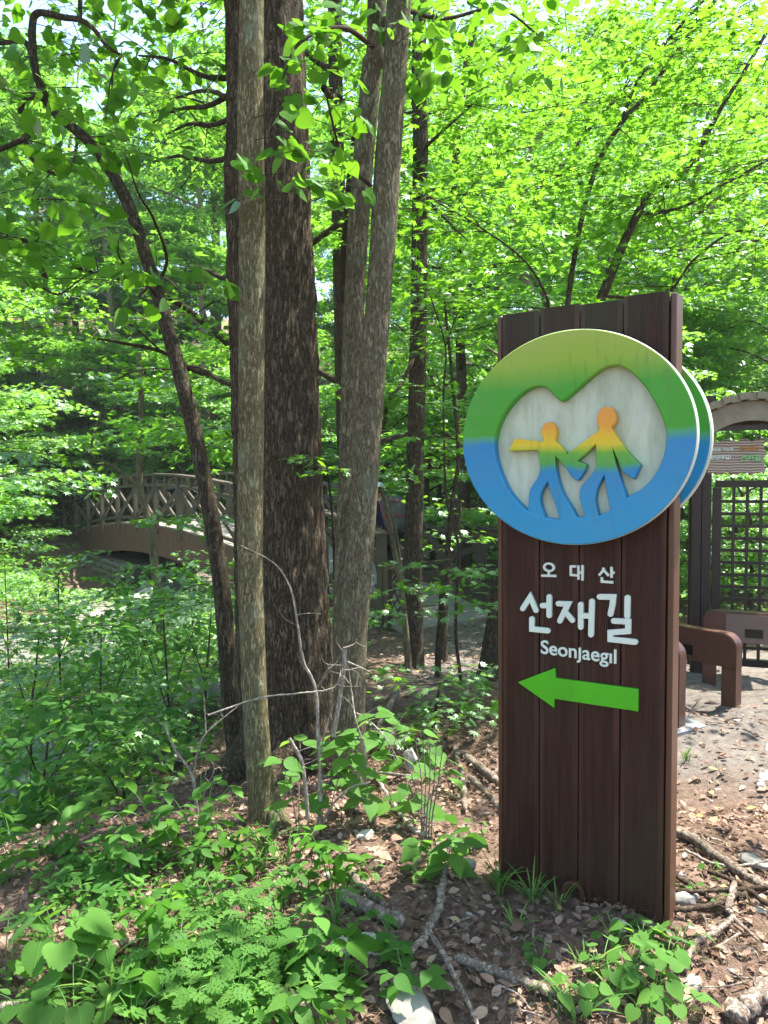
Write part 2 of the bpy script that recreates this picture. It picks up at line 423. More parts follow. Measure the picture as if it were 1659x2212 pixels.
def litter_mat(name, stops):
    m_, t, out = new_mat(name)
    c_ = ramp(t, N(t,'ShaderNodeAttribute',attribute_name='rnd').outputs['Fac'], stops)
    d = N(t,'ShaderNodeBsdfDiffuse'); t.links.new(c_, d.inputs[0])
    tr = N(t,'ShaderNodeBsdfTranslucent'); t.links.new(c_, tr.inputs[0])
    mx = N(t,'ShaderNodeMixShader'); mx.inputs[0].default_value = .2
    t.links.new(d.outputs[0], mx.inputs[1]); t.links.new(tr.outputs[0], mx.inputs[2]); t.links.new(mx.outputs[0], out.inputs[0])
litter_mat('litter', [(0,(.09,.058,.042)),(.3,(.19,.122,.090)),(.55,(.26,.172,.128)),(.8,(.33,.235,.18)),(.95,(.39,.30,.24)),(1,(.36,.28,.10))])
litter_mat('needles', [(0,(.07,.042,.028)),(.5,(.19,.115,.075)),(1,(.36,.26,.18))])
litter_mat('blade', [(0,(.05,.12,.03)),(.6,(.10,.22,.045)),(1,(.20,.30,.07))])
m_, t, out = new_mat('fallen_leaf')
c_ = ramp(t, N(t,'ShaderNodeObjectInfo').outputs['Random'], [(0,(.12,.07,.045)),(.5,(.24,.15,.10)),(.85,(.33,.24,.17)),(1,(.40,.32,.08))])
principled(t, out, c_, .7, None, .25)
RING_HOLE = [(0.1389, 1.3932), (0.1042, 1.4184), (0.069, 1.4571), (0.0405, 1.5062), (0.0154, 1.5721), (0.0069, 1.6315), (0.0157, 1.6838), (0.0409, 1.7349), (0.0764, 1.7783), (0.1113, 1.8082), (0.1456, 1.825), (0.176, 1.8304), (0.1994, 1.8262), (0.2193, 1.8105), (0.2391, 1.7887), (0.2619, 1.7724), (0.2908, 1.7916), (0.3287, 1.8214), (0.3721, 1.8544), (0.4025, 1.8728), (0.4386, 1.8798), (0.4683, 1.8732), (0.5035, 1.8468), (0.5442, 1.7973), (0.5758, 1.7433), (0.5987, 1.6903), (0.6069, 1.644), (0.6035, 1.5981), (0.5901, 1.5521), (0.5651, 1.5086), (0.5299, 1.4733), (0.4834, 1.4449), (0.4569, 1.4205), (0.4299, 1.403), (0.3902, 1.3825), (0.3434, 1.3763), (0.3149, 1.3743), (0.2534, 1.3649), (0.2002, 1.3723)]
FIG = [(0.1389, 1.3608), (0.1375, 1.3932), (0.1389, 1.4352), (0.1437, 1.4675), (0.1594, 1.4932), (0.1764, 1.5188), (0.1817, 1.5506), (0.1783, 1.5824), (0.1742, 1.6079), (0.1181, 1.6079), (0.0614, 1.6073), (0.0847, 1.6521), (0.1457, 1.6437), (0.1917, 1.6379), (0.193, 1.6518), (0.1863, 1.6646), (0.1883, 1.6835), (0.203, 1.7024), (0.2196, 1.7055), (0.2361, 1.6891), (0.2394, 1.6628), (0.2342, 1.641), (0.2722, 1.6026), (0.2768, 1.59), (0.3043, 1.6099), (0.3422, 1.6359), (0.3806, 1.6626), (0.3916, 1.6725), (0.3866, 1.6908), (0.384, 1.7151), (0.3942, 1.7386), (0.4124, 1.7484), (0.4336, 1.7407), (0.4457, 1.718), (0.4447, 1.6943), (0.431, 1.6769), (0.4643, 1.6251), (0.4941, 1.5858), (0.5275, 1.5516), (0.5076, 1.5057), (0.4709, 1.5326), (0.4558, 1.5656), (0.4345, 1.6128), (0.4469, 1.5598), (0.4652, 1.4998), (0.4834, 1.4449), (0.4838, 1.4042), (0.4301, 1.3727), (0.3873, 1.35), (0.3436, 1.3423), (0.2796, 1.3368), (0.2003, 1.3371)]
FIG_HOLES = [[(0.2363, 1.5877), (0.2397, 1.5437), (0.2497, 1.4997), (0.2662, 1.4558), (0.2922, 1.4155), (0.3149, 1.3768), (0.3447, 1.3763), (0.3338, 1.4132), (0.3241, 1.4502), (0.3303, 1.4812), (0.3553, 1.5089), (0.3739, 1.5333), (0.3812, 1.5546), (0.381, 1.585), (0.3796, 1.6245), (0.3424, 1.5888), (0.3153, 1.5689), (0.3476, 1.5562), (0.3427, 1.5366), (0.3188, 1.5009), (0.3015, 1.5109), (0.2724, 1.5496)], [(0.21, 1.4997), (0.2234, 1.4554), (0.2401, 1.4114), (0.2534, 1.3662), (0.2002, 1.3723), (0.1819, 1.423), (0.1866, 1.4614)], [(0.409, 1.521), (0.4173, 1.4695), (0.4299, 1.403), (0.3902, 1.3825), (0.3794, 1.4325), (0.3866, 1.4754)]]
ARROW = [(0.0681, 0.7475), (0.2132, 0.8217), (0.2153, 0.7855), (0.5088, 0.7913), (0.5095, 0.7151), (0.2119, 0.7087), (0.212, 0.6745)]
BIG = {'seon': [[(0.0873, 1.0267), (0.1168, 1.0726), (0.1391, 1.0258)], [(0.1644, 1.0458), (0.1904, 1.0483)], [(0.1904, 1.0801), (0.1905, 1.012)], [(0.1238, 0.9924), (0.1238, 0.9545), (0.1854, 0.9555)]], 'jae': [[(0.2248, 1.0585), (0.2608, 1.0605), (0.2306, 0.9964)], [(0.2508, 1.0305), (0.277, 1.0038)], [(0.3075, 1.063), (0.3079, 0.9828)], [(0.3077, 1.0232), (0.3458, 1.0271)], [(0.348, 1.0783), (0.3452, 0.9605)]], 'gil': [[(0.3743, 1.0965), (0.4216, 1.0998), (0.4194, 1.0736), (0.4126, 1.0398)], [(0.4702, 1.1018), (0.4698, 1.0386)], [(0.4245, 1.0173), (0.4731, 1.0202), (0.4734, 0.9874), (0.413, 0.9757), (0.4132, 0.9519), (0.4965, 0.9527)]]}
SMALL = {'o': [[(0.1865, 1.1706), (0.1866, 1.1567)], [(0.1579, 1.1546), (0.2154, 1.1573)]], 'dae': [[(0.2887, 1.1971), (0.2688, 1.1953), (0.2689, 1.1651), (0.2928, 1.1649)], [(0.297, 1.201), (0.2973, 1.1503)], [(0.2972, 1.1759), (0.3109, 1.1759)], [(0.3118, 1.2034), (0.312, 1.148)]], 'san': [[(0.387, 1.1988), (0.3833, 1.1867), (0.37, 1.1706)], [(0.387, 1.1903), (0.4046, 1.1717)], [(0.4138, 1.2034), (0.4141, 1.1653)], [(0.414, 1.1841), (0.4247, 1.1839)], [(0.381, 1.1652), (0.3811, 1.15), (0.4203, 1.1502)]]}

# ------------------------------------------------------------------ ground, stream
def axis(lo, a, b, hi, fine, growth=1.12):
    c_ = list(np.arange(a, b, fine)); s = fine; x = c_[0]
    L = []
    while x > lo: s *= growth; x -= s; L.append(x)
    s = fine; x = c_[-1]; R_ = []
    while x < hi: s *= growth; x += s; R_.append(x)
    return np.array(L[::-1] + c_ + R_)
gx = axis(-160, -3.2, 3.6, 160, .035, 1.045); gy = axis(-60, 1.0, 6.4, 220, .035, 1.045)
X, Y = np.meshgrid(gx, gy); Z = gz(X, Y)
rough = np.exp(-np.maximum(0, Y-6)/3)
Z = Z + rough*(.016*fbm(X*7, Y*7, seed=21, oct=3))
nx, ny = len(gx), len(gy)
i = (np.arange(ny-1)[:,None]*nx + np.arange(nx-1)[None,:]).ravel()
F = np.stack([i, i+1, i+nx+1, i+nx], -1)
me = mesh_np('ground', np.stack([X,Y,Z],-1).reshape(-1,3), F, smooth=True)
dd = stream_dist(X, Y).ravel()
xr, yr = X.ravel(), Y.ravel()
bedm = 1 - sstep(1.3, 2.5, dd + .4*fbm(xr*1.5, yr*1.5, seed=31))
soil = sstep(1.0, 1.5, xr + .2*fbm(xr*2, yr*2, seed=33))*sstep(3.1, 3.9, yr + .3*fbm(xr*2, yr*2, seed=34))*(1-sstep(6.5,8.5,yr))*(1-sstep(4.5,6,xr))
path = sstep(.9,.2, np.abs(xr-.9-.08*(yr-6)+.2*fbm(xr,yr,seed=35)))*sstep(4.6,6.2,yr)*(1-sstep(10.4,11.2,yr))
soil = np.maximum(soil, path)
for nm, arr in (('bed',bedm),('soil',soil)):
    a = me.attributes.new(nm, 'FLOAT', 'POINT'); a.data.foreach_set('value', arr.astype(np.float32))
m_, t, out = new_mat('ground')
v = coords(t)
n1 = noise(t, v, 1.3, 5, .6); n2 = noise(t, v, 26, 6, .75); n3 = noise(t, v, 110, 4, .7); n4 = noise(t, v, 14, 6, .75)
c1_ = ramp(t, n2, [(.28,(.06,.038,.028)),(.46,(.15,.098,.074)),(.62,(.26,.18,.14)),(.8,(.37,.28,.23))])
c1_ = mixc(t, math_n(t,'MULTIPLY',n3,.45), c1_, (.07,.048,.034))
g = ramp(t, n1, [(.52,(0,0,0)),(.66,(1,1,1))])
c1_ = mixc(t, math_n(t,'MULTIPLY',g,.3), c1_, (.06,.06,.028))
c2_ = ramp(t, n4, [(.3,(.105,.092,.078)),(.5,(.185,.162,.142)),(.75,(.29,.26,.232))])
c2_ = mixc(t, math_n(t,'MULTIPLY',n3,.4), c2_, (.07,.055,.045))
c3_ = ramp(t, n4, [(.3,(.10,.095,.085)),(.55,(.20,.19,.175)),(.8,(.36,.34,.32))])
col = mixc(t, N(t,'ShaderNodeAttribute',attribute_name='soil').outputs['Fac'], c1_, c2_)
col = mixc(t, N(t,'ShaderNodeAttribute',attribute_name='bed').outputs['Fac'], col, c3_)
principled(t, out, col, .95, bump(t, math_n(t,'ADD',n2,n3), .9, .014), .1)
tag(obj('ground', me, MAT['ground']), kind='structure')

sl = catmull(STREAM, 60); T_ = np.gradient(sl, axis=0); T_ /= np.linalg.norm(T_,axis=1)[:,None]; Nn = np.stack([-T_[:,1],T_[:,0]],1)
cols = np.linspace(-1.2, 1.2, 7)
V = np.array([[*(p+n*c_), -1.43] for p, n in zip(sl, Nn) for c_ in cols])
i = (np.arange(59)[:,None]*7 + np.arange(6)[None,:]).ravel()
tag(obj('stream_water', mesh_np('stream_water', V, np.stack([i,i+1,i+8,i+7],-1), smooth=True), MAT['water']), kind='structure')

# ------------------------------------------------------------------ rocks
def rock_mesh(seed, sq=(1,1,.7), sub=4, amp=.35, flat=False):
    bm = bmesh.new(); bmesh.ops.create_icosphere(bm, subdivisions=sub, radius=.5)
    P = np.array([v.co[:] for v in bm.verts]); r = np.random.default_rng(seed)
    for _ in range(9):                                  # planar facets
        n = r.normal(size=3); n /= np.linalg.norm(n); d = P@n; lim = r.uniform(.26,.42)
        P = P - np.maximum(0, d-lim)[:,None]*n*.92
    P = P*(1 + amp*.35*fbm(P[:,0]*3+seed, P[:,1]*3, P[:,2]*3, seed=seed)[:,None])
    P = P*(1 + .05*fbm(P[:,0]*11, P[:,1]*11, P[:,2]*11+seed, seed=seed+40)[:,None])
    P = P*np.array(sq)
    for v, p in zip(bm.verts, P): v.co = p
    me = bpy.data.meshes.new('rock'); bm.to_mesh(me); bm.free()
    me.polygons.foreach_set('use_smooth', [not flat]*len(me.polygons)); me.update(); return me
ROCKS = [rock_mesh(s, (1, .75+.2*((s*7)%3)/2, .55+.15*(s%3))) for s in range(6)]
def rock(name, p, size, label, mat='rock', mesh=0, rz=0, tilt=(0,0), group=None, cat='rock', sink=.3):
    key = (mesh, mat)
    if key not in rock.cache:
        me = ROCKS[mesh].copy(); me.materials.append(MAT[mat]); rock.cache[key] = me
    o = bpy.data.objects.new(name, rock.cache[key]); link(o)
    s = np.broadcast_to(size, (3,)); o.scale = s
    o.location = (p[0], p[1], p[2] + s[2]*.3*(1-sink*2)); o.rotation_euler = (tilt[0], tilt[1], rz)
    return tag(o, label, cat, group)
rock.cache = {}

# ------------------------------------------------------------------ footbridge
BO = np.array([.02, 10.3]); BD = np.array([-.587, .81]); BD /= np.linalg.norm(BD); BN = np.array([BD[1], -BD[0]])  # BN: to the far (right) side
BLEN, BW, NP = 18.6, 1.75, 12
def deck_z(t): s = t/BLEN; return -.60 + .85*4*s*(1-s)
def bpt(t, w_, z): q = BO + BD*t + BN*w_; return np.array([q[0], q[1], z])
br = empty('arched_footbridge', (*bpt(0, BW/2, -.62),))
tag(br, 'arched wooden footbridge with crossed railings and brown boarded sides over the stream', 'bridge')
br_inv = -np.array(br.location)
def bpart(name, me, mat):
    o = bpy.data.objects.new(name, me)
    if not me.materials: me.materials.append(MAT[mat])
    link(o, br); return o
unit = MB(); unit.box((0,0,0),(1,1,1)); UNIT = {}
def ubox(mat, bev=.0):
    if mat not in UNIT:
        UNIT[mat] = unit.mesh('piece'); UNIT[mat].materials.append(MAT[mat])
    return UNIT[mat]
def beam(parent, org, name, a, b, w_, h, mat, upv=(0,0,1)):
    """a straight timber from a to b as an object of its own, sharing one box mesh"""
    a = np.asarray(a,float); b = np.asarray(b,float); d = b-a; L = np.linalg.norm(d); d = d/L
    u = np.asarray(upv,float); sx = np.cross(u,d); sx /= np.linalg.norm(sx); u = np.cross(d,sx)
    o = bpy.data.objects.new(name, ubox(mat)); link(o, parent)
    M = Matrix((Vector(d), Vector(sx), Vector(u))).transposed().to_4x4() @ Matrix.Diagonal((L, w_, h, 1))
    M.translation = Vector((a+b)/2 - org); o.matrix_basis = M
    return o
BORG = np.array(br.location)
def bbeam(name, a, b, w_, h, mat, upv=(0,0,1)): return beam(br, BORG, name, a, b, w_, h, mat, upv)
pitch = BLEN/NP
for side, wo in ((0, 0.0), (1, BW)):
    for k in range(NP+1):
        t_ = k*pitch; z = deck_z(t_)
        out_ = -.07 if side == 0 else .07
        bbeam('post', bpt(t_, wo+out_, z-.20), bpt(t_, wo+out_, z+1.20), .10, .12, 'rail_wood', (*BD,0))
        if k == NP: break
        t2 = t_+pitch; z2 = deck_z(t2); dt = .06
        bbeam('top_rail', bpt(t_-.02, wo+out_, z+1.225), bpt(t2-.02, wo+out_, z2+1.225), .17, .05, 'rail_wood')
        bbeam('middle_rail', bpt(t_+dt, wo+out_, z+.97+.0), bpt(t2-dt, wo+out_, z2+.97), .06, .07, 'rail_wood')
        bbeam('lower_rail', bpt(t_+dt, wo+out_, z+.14), bpt(t2-dt, wo+out_, z2+.14), .06, .07, 'rail_wood')
        tm = (t_+t2)/2; zm = (z+z2)/2
        bbeam('stub_post', bpt(tm, wo+out_, zm+1.00), bpt(tm, wo+out_, zm+1.198), .085, .10, 'rail_wood', (*BD,0))
        bbeam('cross_brace', bpt(t_+dt, wo+out_-.022, z+.19), bpt(t2-dt, wo+out_-.022, z2+.92), .042, .10, 'rail_wood')
        bbeam('cross_brace', bpt(t_+dt, wo+out_+.022, z+.92), bpt(t2-dt, wo+out_+.022, z2+.19), .042, .10, 'rail_wood')
# rail overhang at the near end of the far railing
bbeam('top_rail', bpt(-.42, BW+.07, deck_z(0)+1.20), bpt(.02, BW+.07, deck_z(0)+1.225), .16, .05, 'rail_wood')
npl = int(BLEN/.145)
for k in range(-3, npl):
    t_ = k*.145; z = deck_z(max(t_,-.3)); z2 = deck_z(t_+.14)
    bbeam('deck_plank', bpt(t_+.07, -.02, (z+z2)/2-.02+.004*random.random()), bpt(t_+.07, BW+.02, (z+z2)/2-.02+.004*random.random()), .137, .04, 'deck_wood',
          (-BD[0]*(z2-z), -BD[1]*(z2-z), .145))
for k in range(npl):
    t_ = k*.145+.07; s = t_/BLEN; zt = deck_z(t_)-.045; zb = zt-.70-.36*(2*s-1)**2
    for wo in (-.03+.005*random.random(), BW+.03):
        bbeam('fascia_board', bpt(t_, wo, zb), bpt(t_, wo, zt), .022, .139, 'fascia_wood', (*BD,0))
# dark bearers under the deck
for wo in (.25, BW/2, BW-.25):
    for k in range(NP):
        t_ = k*pitch; bbeam('bearer', bpt(t_, wo, deck_z(t_)-.30), bpt(t_+pitch, wo, deck_z(t_+pitch)-.30), .14, .42, 'rail_wood')
# lattice wing panel at the near end of the near railing
la = bpt(0, -.07, -.60); lb = la + np.array([.40, -.34, -.03]); ld = (lb-la)/np.linalg.norm(lb-la)
bbeam('wing_post', la+ld*.10+[0,0,-.15], la+ld*.10+[0,0,.86], .09, .09, 'lattice_wood', (*ld[:2],0))
bbeam('wing_post', lb+[0,0,-.15], lb+[0,0,.72], .07, .07, 'lattice_wood', (*ld[:2],0))
bbeam('wing_rail', la+ld*.15+[0,0,.82], lb+[0,0,.70], .05, .06, 'lattice_wood')
bbeam('wing_rail', la+ld*.15+[0,0,.14], lb+[0,0,.10], .05, .06, 'lattice_wood')
Wp = np.linalg.norm(lb-la)-.15; Hp = .62
for k in range(-4, 6):
    for sgn in (1,-1):
        x0 = k*.11; p0 = np.array([x0, 0.0]); d_ = np.array([.5, sgn*.866])
        if sgn < 0: p0 = np.array([x0, Hp])
        ts = np.linspace(0, 1.0, 60); pts = p0 + ts[:,None]*d_
        ok = (pts[:,0] > 0) & (pts[:,0] < Wp) & (pts[:,1] >= 0) & (pts[:,1] <= Hp)
        if ok.sum() < 6: continue
        q = pts[ok]; a3 = la+ld*(.15+q[0,0])+[0,0,.16+q[0,1]]; b3 = la+ld*(.15+q[-1,0])+[0,0,.16+q[-1,1]]
        off = np.array([ld[1], -ld[0], 0])*.008*sgn
        bbeam('lattice_slat', a3+off, b3+off, .012, .032, 'lattice_wood', (ld[1],-ld[0],0))

# stone abutments: mortar core + individually set stones
def abutment(name, label, t0, t1, w0, w1, z0, z1, seed):
    c0 = bpt((t0+t1)/2, (w0+w1)/2, z0); root = empty(name, c0, math.atan2(BD[1], BD[0]))
    tag(root, label, 'abutment'); lx, ly = (t1-t0), (w1-w0)
    mb = MB(); mb.box((0,0,(z1-z0)/2), (lx-.10, ly-.10, z1-z0-.06)); mb.build('mortar_core', MAT['mortar'], root)
    r = np.random.default_rng(seed)
    sm = [ROCKS[k].copy() for k in range(4)]
    for s_ in sm: s_.materials.append(MAT['stone_wall'])
    # local frame: x along BD, y = left of BD = -BN ; faces: y=+ly/2 (near side), x=-lx/2 (stream side)
    z = 0.0
    while z < z1-z0-.02:
        h = r.uniform(.16,.28); h = min(h, z1-z0-z+.04)
        x = -lx/2
        while x < lx/2:
            w_ = r.uniform(.2,.42); o = bpy.data.objects.new('stone', sm[r.integers(4)]); link(o, root)
            o.location = (x+w_/2, ly/2-.06, z+h/2); o.scale = (w_*1.02, .34, h*1.30); o.rotation_euler = (r.normal()*.1, r.normal()*.12, 0); x += w_
        y = -ly/2
        while y < ly/2:
            w_ = r.uniform(.2,.42); o = bpy.data.objects.new('stone', sm[r.integers(4)]); link(o, root)
            o.location = (-lx/2+.06, y+w_/2, z+h/2); o.scale = (.34, w_*1.1, h*1.30); o.rotation_euler = (r.normal()*.1, r.normal()*.1, 0); y += w_
        z += h
abutment('stone_abutment', 'mossy grey rubble stone abutment under the far end of the footbridge', 11.7, 19.4, -.12, BW+.15, -2.1, -1.0, 3)
abutment('stone_abutment', 'low rubble stone abutment half hidden under the near end of the footbridge', -.25, 1.6, -.1, BW+.1, -1.5, -.95, 4)

# ------------------------------------------------------------------ sign
A = .9716; SW, SH, ST = .5936, 2.115, .10
BRc = np.array([.9332, 2.4351]); Dv = np.array([-math.sin(A), math.cos(A)])
SL = BRc + Dv*SW
sign = empty('trail_sign', (SL[0], SL[1], 0.0), math.atan2(-math.cos(A), math.sin(A)))
tag(sign, 'tall dark brown timber trail sign with round emblem and green arrow', 'sign')
sw_m = MAT['sign_wood']
core = MB(); core.box((SW/2, ST/2, SH/2-.03), (SW-.07, ST-.062, SH-.06)); core.build('core', MAT['sign_core'], sign)
def reeded_board(wd, z0, z1, x0, front=True, name='board'):
    """one board with fine reeds milled along its length"""
    prof = [(0.003,.024),(0,.021),(0,.002),(.002,0)]
    ng = 17; m0 = .016; pw = (wd-2*m0)/ng
    for k in range(ng):
        a = m0+k*pw; prof += [(a+pw*.08,0),(a+pw*.22,.0022),(a+pw*.48,.0022),(a+pw*.62,0)]
    prof += [(wd-.002,0),(wd,.002),(wd,.021),(wd-.003,.024)]
    P = np.array(prof); n = len(P)
    if not front: P = np.stack([P[:,0], ST-P[:,1]],1)
    V = [(x0+x, y, z) for z in (z0, z1) for x, y in P]
    Fc = [(k, (k+1)%n, n+(k+1)%n, n+k) for k in range(n)]
    if front: pass
    Fc += [tuple(range(n))[::-1], tuple(range(n, 2*n))]
    if not front: Fc = [f[::-1] for f in Fc]
    mb = MB(); mb.add(V, Fc); return mb.build(name, sw_m, sign)
bw_ = SW/4
for k in range(4):
    g = .0022; top = SH + (-.004, .0, -.006, .002)[k]
    reeded_board(bw_-2*g, -.25, top, k*bw_+g)
    reeded_board(bw_-2*g, -.25, top-.003, k*bw_+g, False)
for xs, nm in ((-.0, 'side_board'), (SW, 'side_board')):
    mb = MB()
    sgn = -1 if xs == 0 else 1
    mb.box((xs+sgn*.012, ST/2, SH/2-.13), (.020, ST-.012, SH+.25)); o = mb.build(nm, MAT['sign_side'], sign, bevel=.004)
    mb = MB(); mb.box((xs-sgn*.022, ST/2, SH/2-.13), (.018, ST-.054, SH+.24)); mb.build('batten', MAT['sign_core'], sign)
# ---- emblem: flat curves filled, extruded and turned into meshes
def smooth_loop(P, n):
    P = np.asarray(P, float); m2 = len(P); Q = np.vstack([P[-1], P, P[0], P[1]])
    t = np.linspace(0, m2, n, endpoint=False); i = t.astype(int); f = (t-i)[:,None]
    a, b, c_, d = Q[i], Q[i+1], Q[i+2], Q[i+3]
    return .5*((2*b)+(-a+c_)*f+(2*a-5*b+4*c_-d)*f**2+(-a+3*b-3*c_+d)*f**3)
def plate(name, loops, y_front, depth, mat, parent, bevel=.0025):
    """2-D outlines in sign-face coordinates (x right, z up) -> solid plate whose front is at y_front"""
    cu = bpy.data.curves.new('tmp', 'CURVE'); cu.dimensions = '2D'; cu.fill_mode = 'BOTH'
    cu.extrude = max(depth/2-bevel, 0.0005); cu.bevel_depth = bevel; cu.bevel_resolution = 1; cu.offset = -bevel
    for L in loops:
        s = cu.splines.new('POLY'); s.points.add(len(L)-1); s.use_cyclic_u = True
        for p_, q in zip(s.points, L): p_.co = (q[0], q[1], 0, 1)
    co = bpy.data.objects.new('tmp', cu); COL.objects.link(co); bpy.context.view_layer.update()
    me = bpy.data.meshes.new_from_object(co.evaluated_get(bpy.context.evaluated_depsgraph_get()))
    bpy.data.objects.remove(co); bpy.data.curves.remove(cu)
    n = len(me.vertices); V = np.empty(n*3, np.float32); me.vertices.foreach_get('co', V); V = V.reshape(-1,3)
    V2 = np.stack([V[:,0], y_front + depth/2 - V[:,2], V[:,1]], 1)
    me.vertices.foreach_set('co', V2.ravel().astype(np.float32)); me.name = name; me.update()
    me.materials.clear(); me.materials.append(MAT[mat])
    return link(bpy.data.objects.new(name, me), parent)
EC, EA, EB = (.288, 1.647), .412, .367
an = np.linspace(0, 2*math.pi, 120, endpoint=False)
ell = np.stack([EC[0]+EA*np.cos(an), EC[1]+EB*np.sin(an)], 1)
ell2 = np.stack([EC[0]+(EA-.02)*np.cos(an), EC[1]+(EB-.02)*np.sin(an)], 1)
ring_hole = np.array(RING_HOLE)
def densify(P, sharp, n=5):
    """round a traced outline, keeping its sharp corners"""
    P = np.asarray(P); m2 = len(P); out_ = []
    for k in range(m2):
        a, b, c_, d = P[k-1], P[k], P[(k+1)%m2], P[(k+2)%m2]
        def ang(p, q, r_):
            u = q-p; v_ = r_-q; return abs(math.degrees(math.acos(np.clip(u@v_/(np.linalg.norm(u)*np.linalg.norm(v_)+1e-9),-1,1))))
        a_ = a if ang(a,b,c_) < sharp else 2*b-c_
        d_ = d if ang(b,c_,d) < sharp else 2*c_-b
        for f in np.linspace(0,1,n,endpoint=False):
            out_.append(.5*((2*b)+(-a_+c_)*f+(2*a_-5*b+4*c_-d_)*f*f+(-a_+3*b-3*c_+d_)*f**3))
    return np.array(out_)
def rim_faces(o, cx_, cz, ea, eb):
    # pale metal on the outer edge of a disc
    me = o.data; me.materials.append(MAT['disc_rim'])
    for p_ in me.polygons:
        c_ = p_.center; e_ = math.hypot((c_.x-cx_)/ea, (c_.z-cz)/eb)
        if abs(p_.normal.y) < .85 and e_ > .975: p_.material_index = 1
def emblem(parent):
    ring = plate('emblem_ring', [ell, densify(ring_hole, 60)], -.080, .040, 'disc_ring', parent, .005)
    rim_faces(ring, *EC, EA, EB)
    bk = plate('backing_disc', [ell*.995+np.array(EC)*.005], -.0395, .008, 'disc_ring', ring, .002); rim_faces(bk, *EC, EA, EB)
    plate('white_panel', [ell2*.93+np.array(EC)*.07], -.0445, .0048, 'disc_white', ring, .0005)
    plate('walking_figures', [densify(FIG, 42)]+[densify(h, 42) for h in FIG_HOLES], -.0785, .0338, 'disc_fig', ring, .003)
    return ring
em = emblem(sign)
mb = MB(); mb.box((.30, -.010, 1.65), (.34, .019, .4)); mb.build('emblem_mount', MAT['sign_core'], sign)
# the same emblem on the back: parts copied, turned about the sign's middle
em2 = em.copy(); link(em2, sign); em2.name = 'emblem_ring'
em2.matrix_basis = Matrix.Translation((SW-.012, ST-.02, 0)) @ Matrix.Rotation(math.pi, 4, 'Z')
em2['label'] = 'matching emblem disc on the back of the sign'
for ch in em.children:
    c_ = ch.copy(); link(c_, em2)
plate('arrow', [ARROW], -.013, .0135, 'arrow_green', sign, .0012)
def stroke_loop(P, hw, rounded=True):
    """outline of a pen stroke along a polyline"""
    P = np.asarray(P, float); L, R_ = [], []
    for k in range(len(P)):
        if k == 0: d = P[1]-P[0]
        elif k == len(P)-1: d = P[-1]-P[-2]
        else:
            d1 = (P[k]-P[k-1])/np.linalg.norm(P[k]-P[k-1]); d2 = (P[k+1]-P[k])/np.linalg.norm(P[k+1]-P[k]); d = d1+d2
        d = d/np.linalg.norm(d); n = np.array([-d[1], d[0]])
        s = 1.0
        if 0 < k < len(P)-1: s = min(2.2, 1/max(.45, n@np.array([-d1[1], d1[0]])))
        L.append(P[k]+n*hw*s); R_.append(P[k]-n*hw*s)
    def cap(c_, d):
        a0 = math.atan2(d[1], d[0]); return [c_+hw*np.array([math.cos(a0+x), math.sin(a0+x)]) for x in np.linspace(math.pi/2, -math.pi/2, 9)[1:-1]]
    d1 = P[-1]-P[-2]; d0 = P[0]-P[1]
    return np.array(L + (cap(P[-1], d1) if rounded else []) + R_[::-1] + (cap(P[0], d0) if rounded else []))
for syl, ss in BIG.items():
    first = None
    for k, s in enumerate(ss):
        o = plate('letter_stroke' if first else 'letter', [stroke_loop(s, .0097)], -.0135-.0006*k, .0140, 'white_letter', first or sign, .0012)
        first = first or o
for syl, ss in SMALL.items():
    first = None
    for k, s in enumerate(ss):
        o = plate('letter_stroke' if first else 'letter', [stroke_loop(s, .0042, False)], -.0075-.0004*k, .0080, 'white_letter', first or sign, .0005)
        first = first or o
    if syl == 'o':
        a_ = np.linspace(0, 2*math.pi, 40, endpoint=False); c0 = np.array([.1875,1.1872])
        plate('letter_stroke', [c0+np.stack([.0225*np.cos(a_), .0175*np.sin(a_)],1), c0+np.stack([.0140*np.cos(a_), .0098*np.sin(a_)],1)], -.0087, .0092, 'white_letter', first, .0005)
def text_meshes(txt, size, bold=0.0, extrude=.002, font=None, spacing=1.0):
    cu = bpy.data.curves.new('tmp', 'FONT'); cu.body = txt; cu.size = size; cu.extrude = extrude; cu.offset = bold; cu.space_character = spacing
    co = bpy.data.objects.new('tmp', cu); COL.objects.link(co); bpy.context.view_layer.update()
    me = bpy.data.meshes.new_from_object(co.evaluated_get(bpy.context.evaluated_depsgraph_get()))
    bpy.data.objects.remove(co); bpy.data.curves.remove(cu)
    bm = bmesh.new(); bm.from_mesh(me); bpy.data.meshes.remove(me)
    bmesh.ops.remove_doubles(bm, verts=bm.verts, dist=1e-6)
    seen = set(); out_ = []
    for v in bm.verts:
        if v in seen: continue
        st = [v]; isl = []; seen.add(v)
        while st:
            q = st.pop(); isl.append(q)
            for e in q.link_edges:
                o_ = e.other_vert(q)
                if o_ not in seen: seen.add(o_); st.append(o_)
        idx = {q: k for k, q in enumerate(isl)}
        fs = {f for q in isl for f in q.link_faces}
        out_.append((np.array([q.co[:] for q in isl]), [[idx[q] for q in f.verts] for f in fs]))
    bm.free(); return out_
isl = text_meshes('Seon\u0237aeg\u0131l', .0560, .0007, .003, spacing=1.0)
xs_ = [v[:,0].min() for v, f in isl]; X0, X1 = min(xs_), max(v[:,0].max() for v, f in isl)
sc_ = (.4323-.1567)/(X1-X0)
for V, Fc in sorted(isl, key=lambda q: q[0][:,0].min()):
    V2 = np.stack([.1567+(V[:,0]-X0)*sc_, -.0035-V[:,2], .868+V[:,1]*sc_], 1)
    mb = MB(); mb.add(V2, Fc); mb.build('letter', MAT['white_letter'], sign)

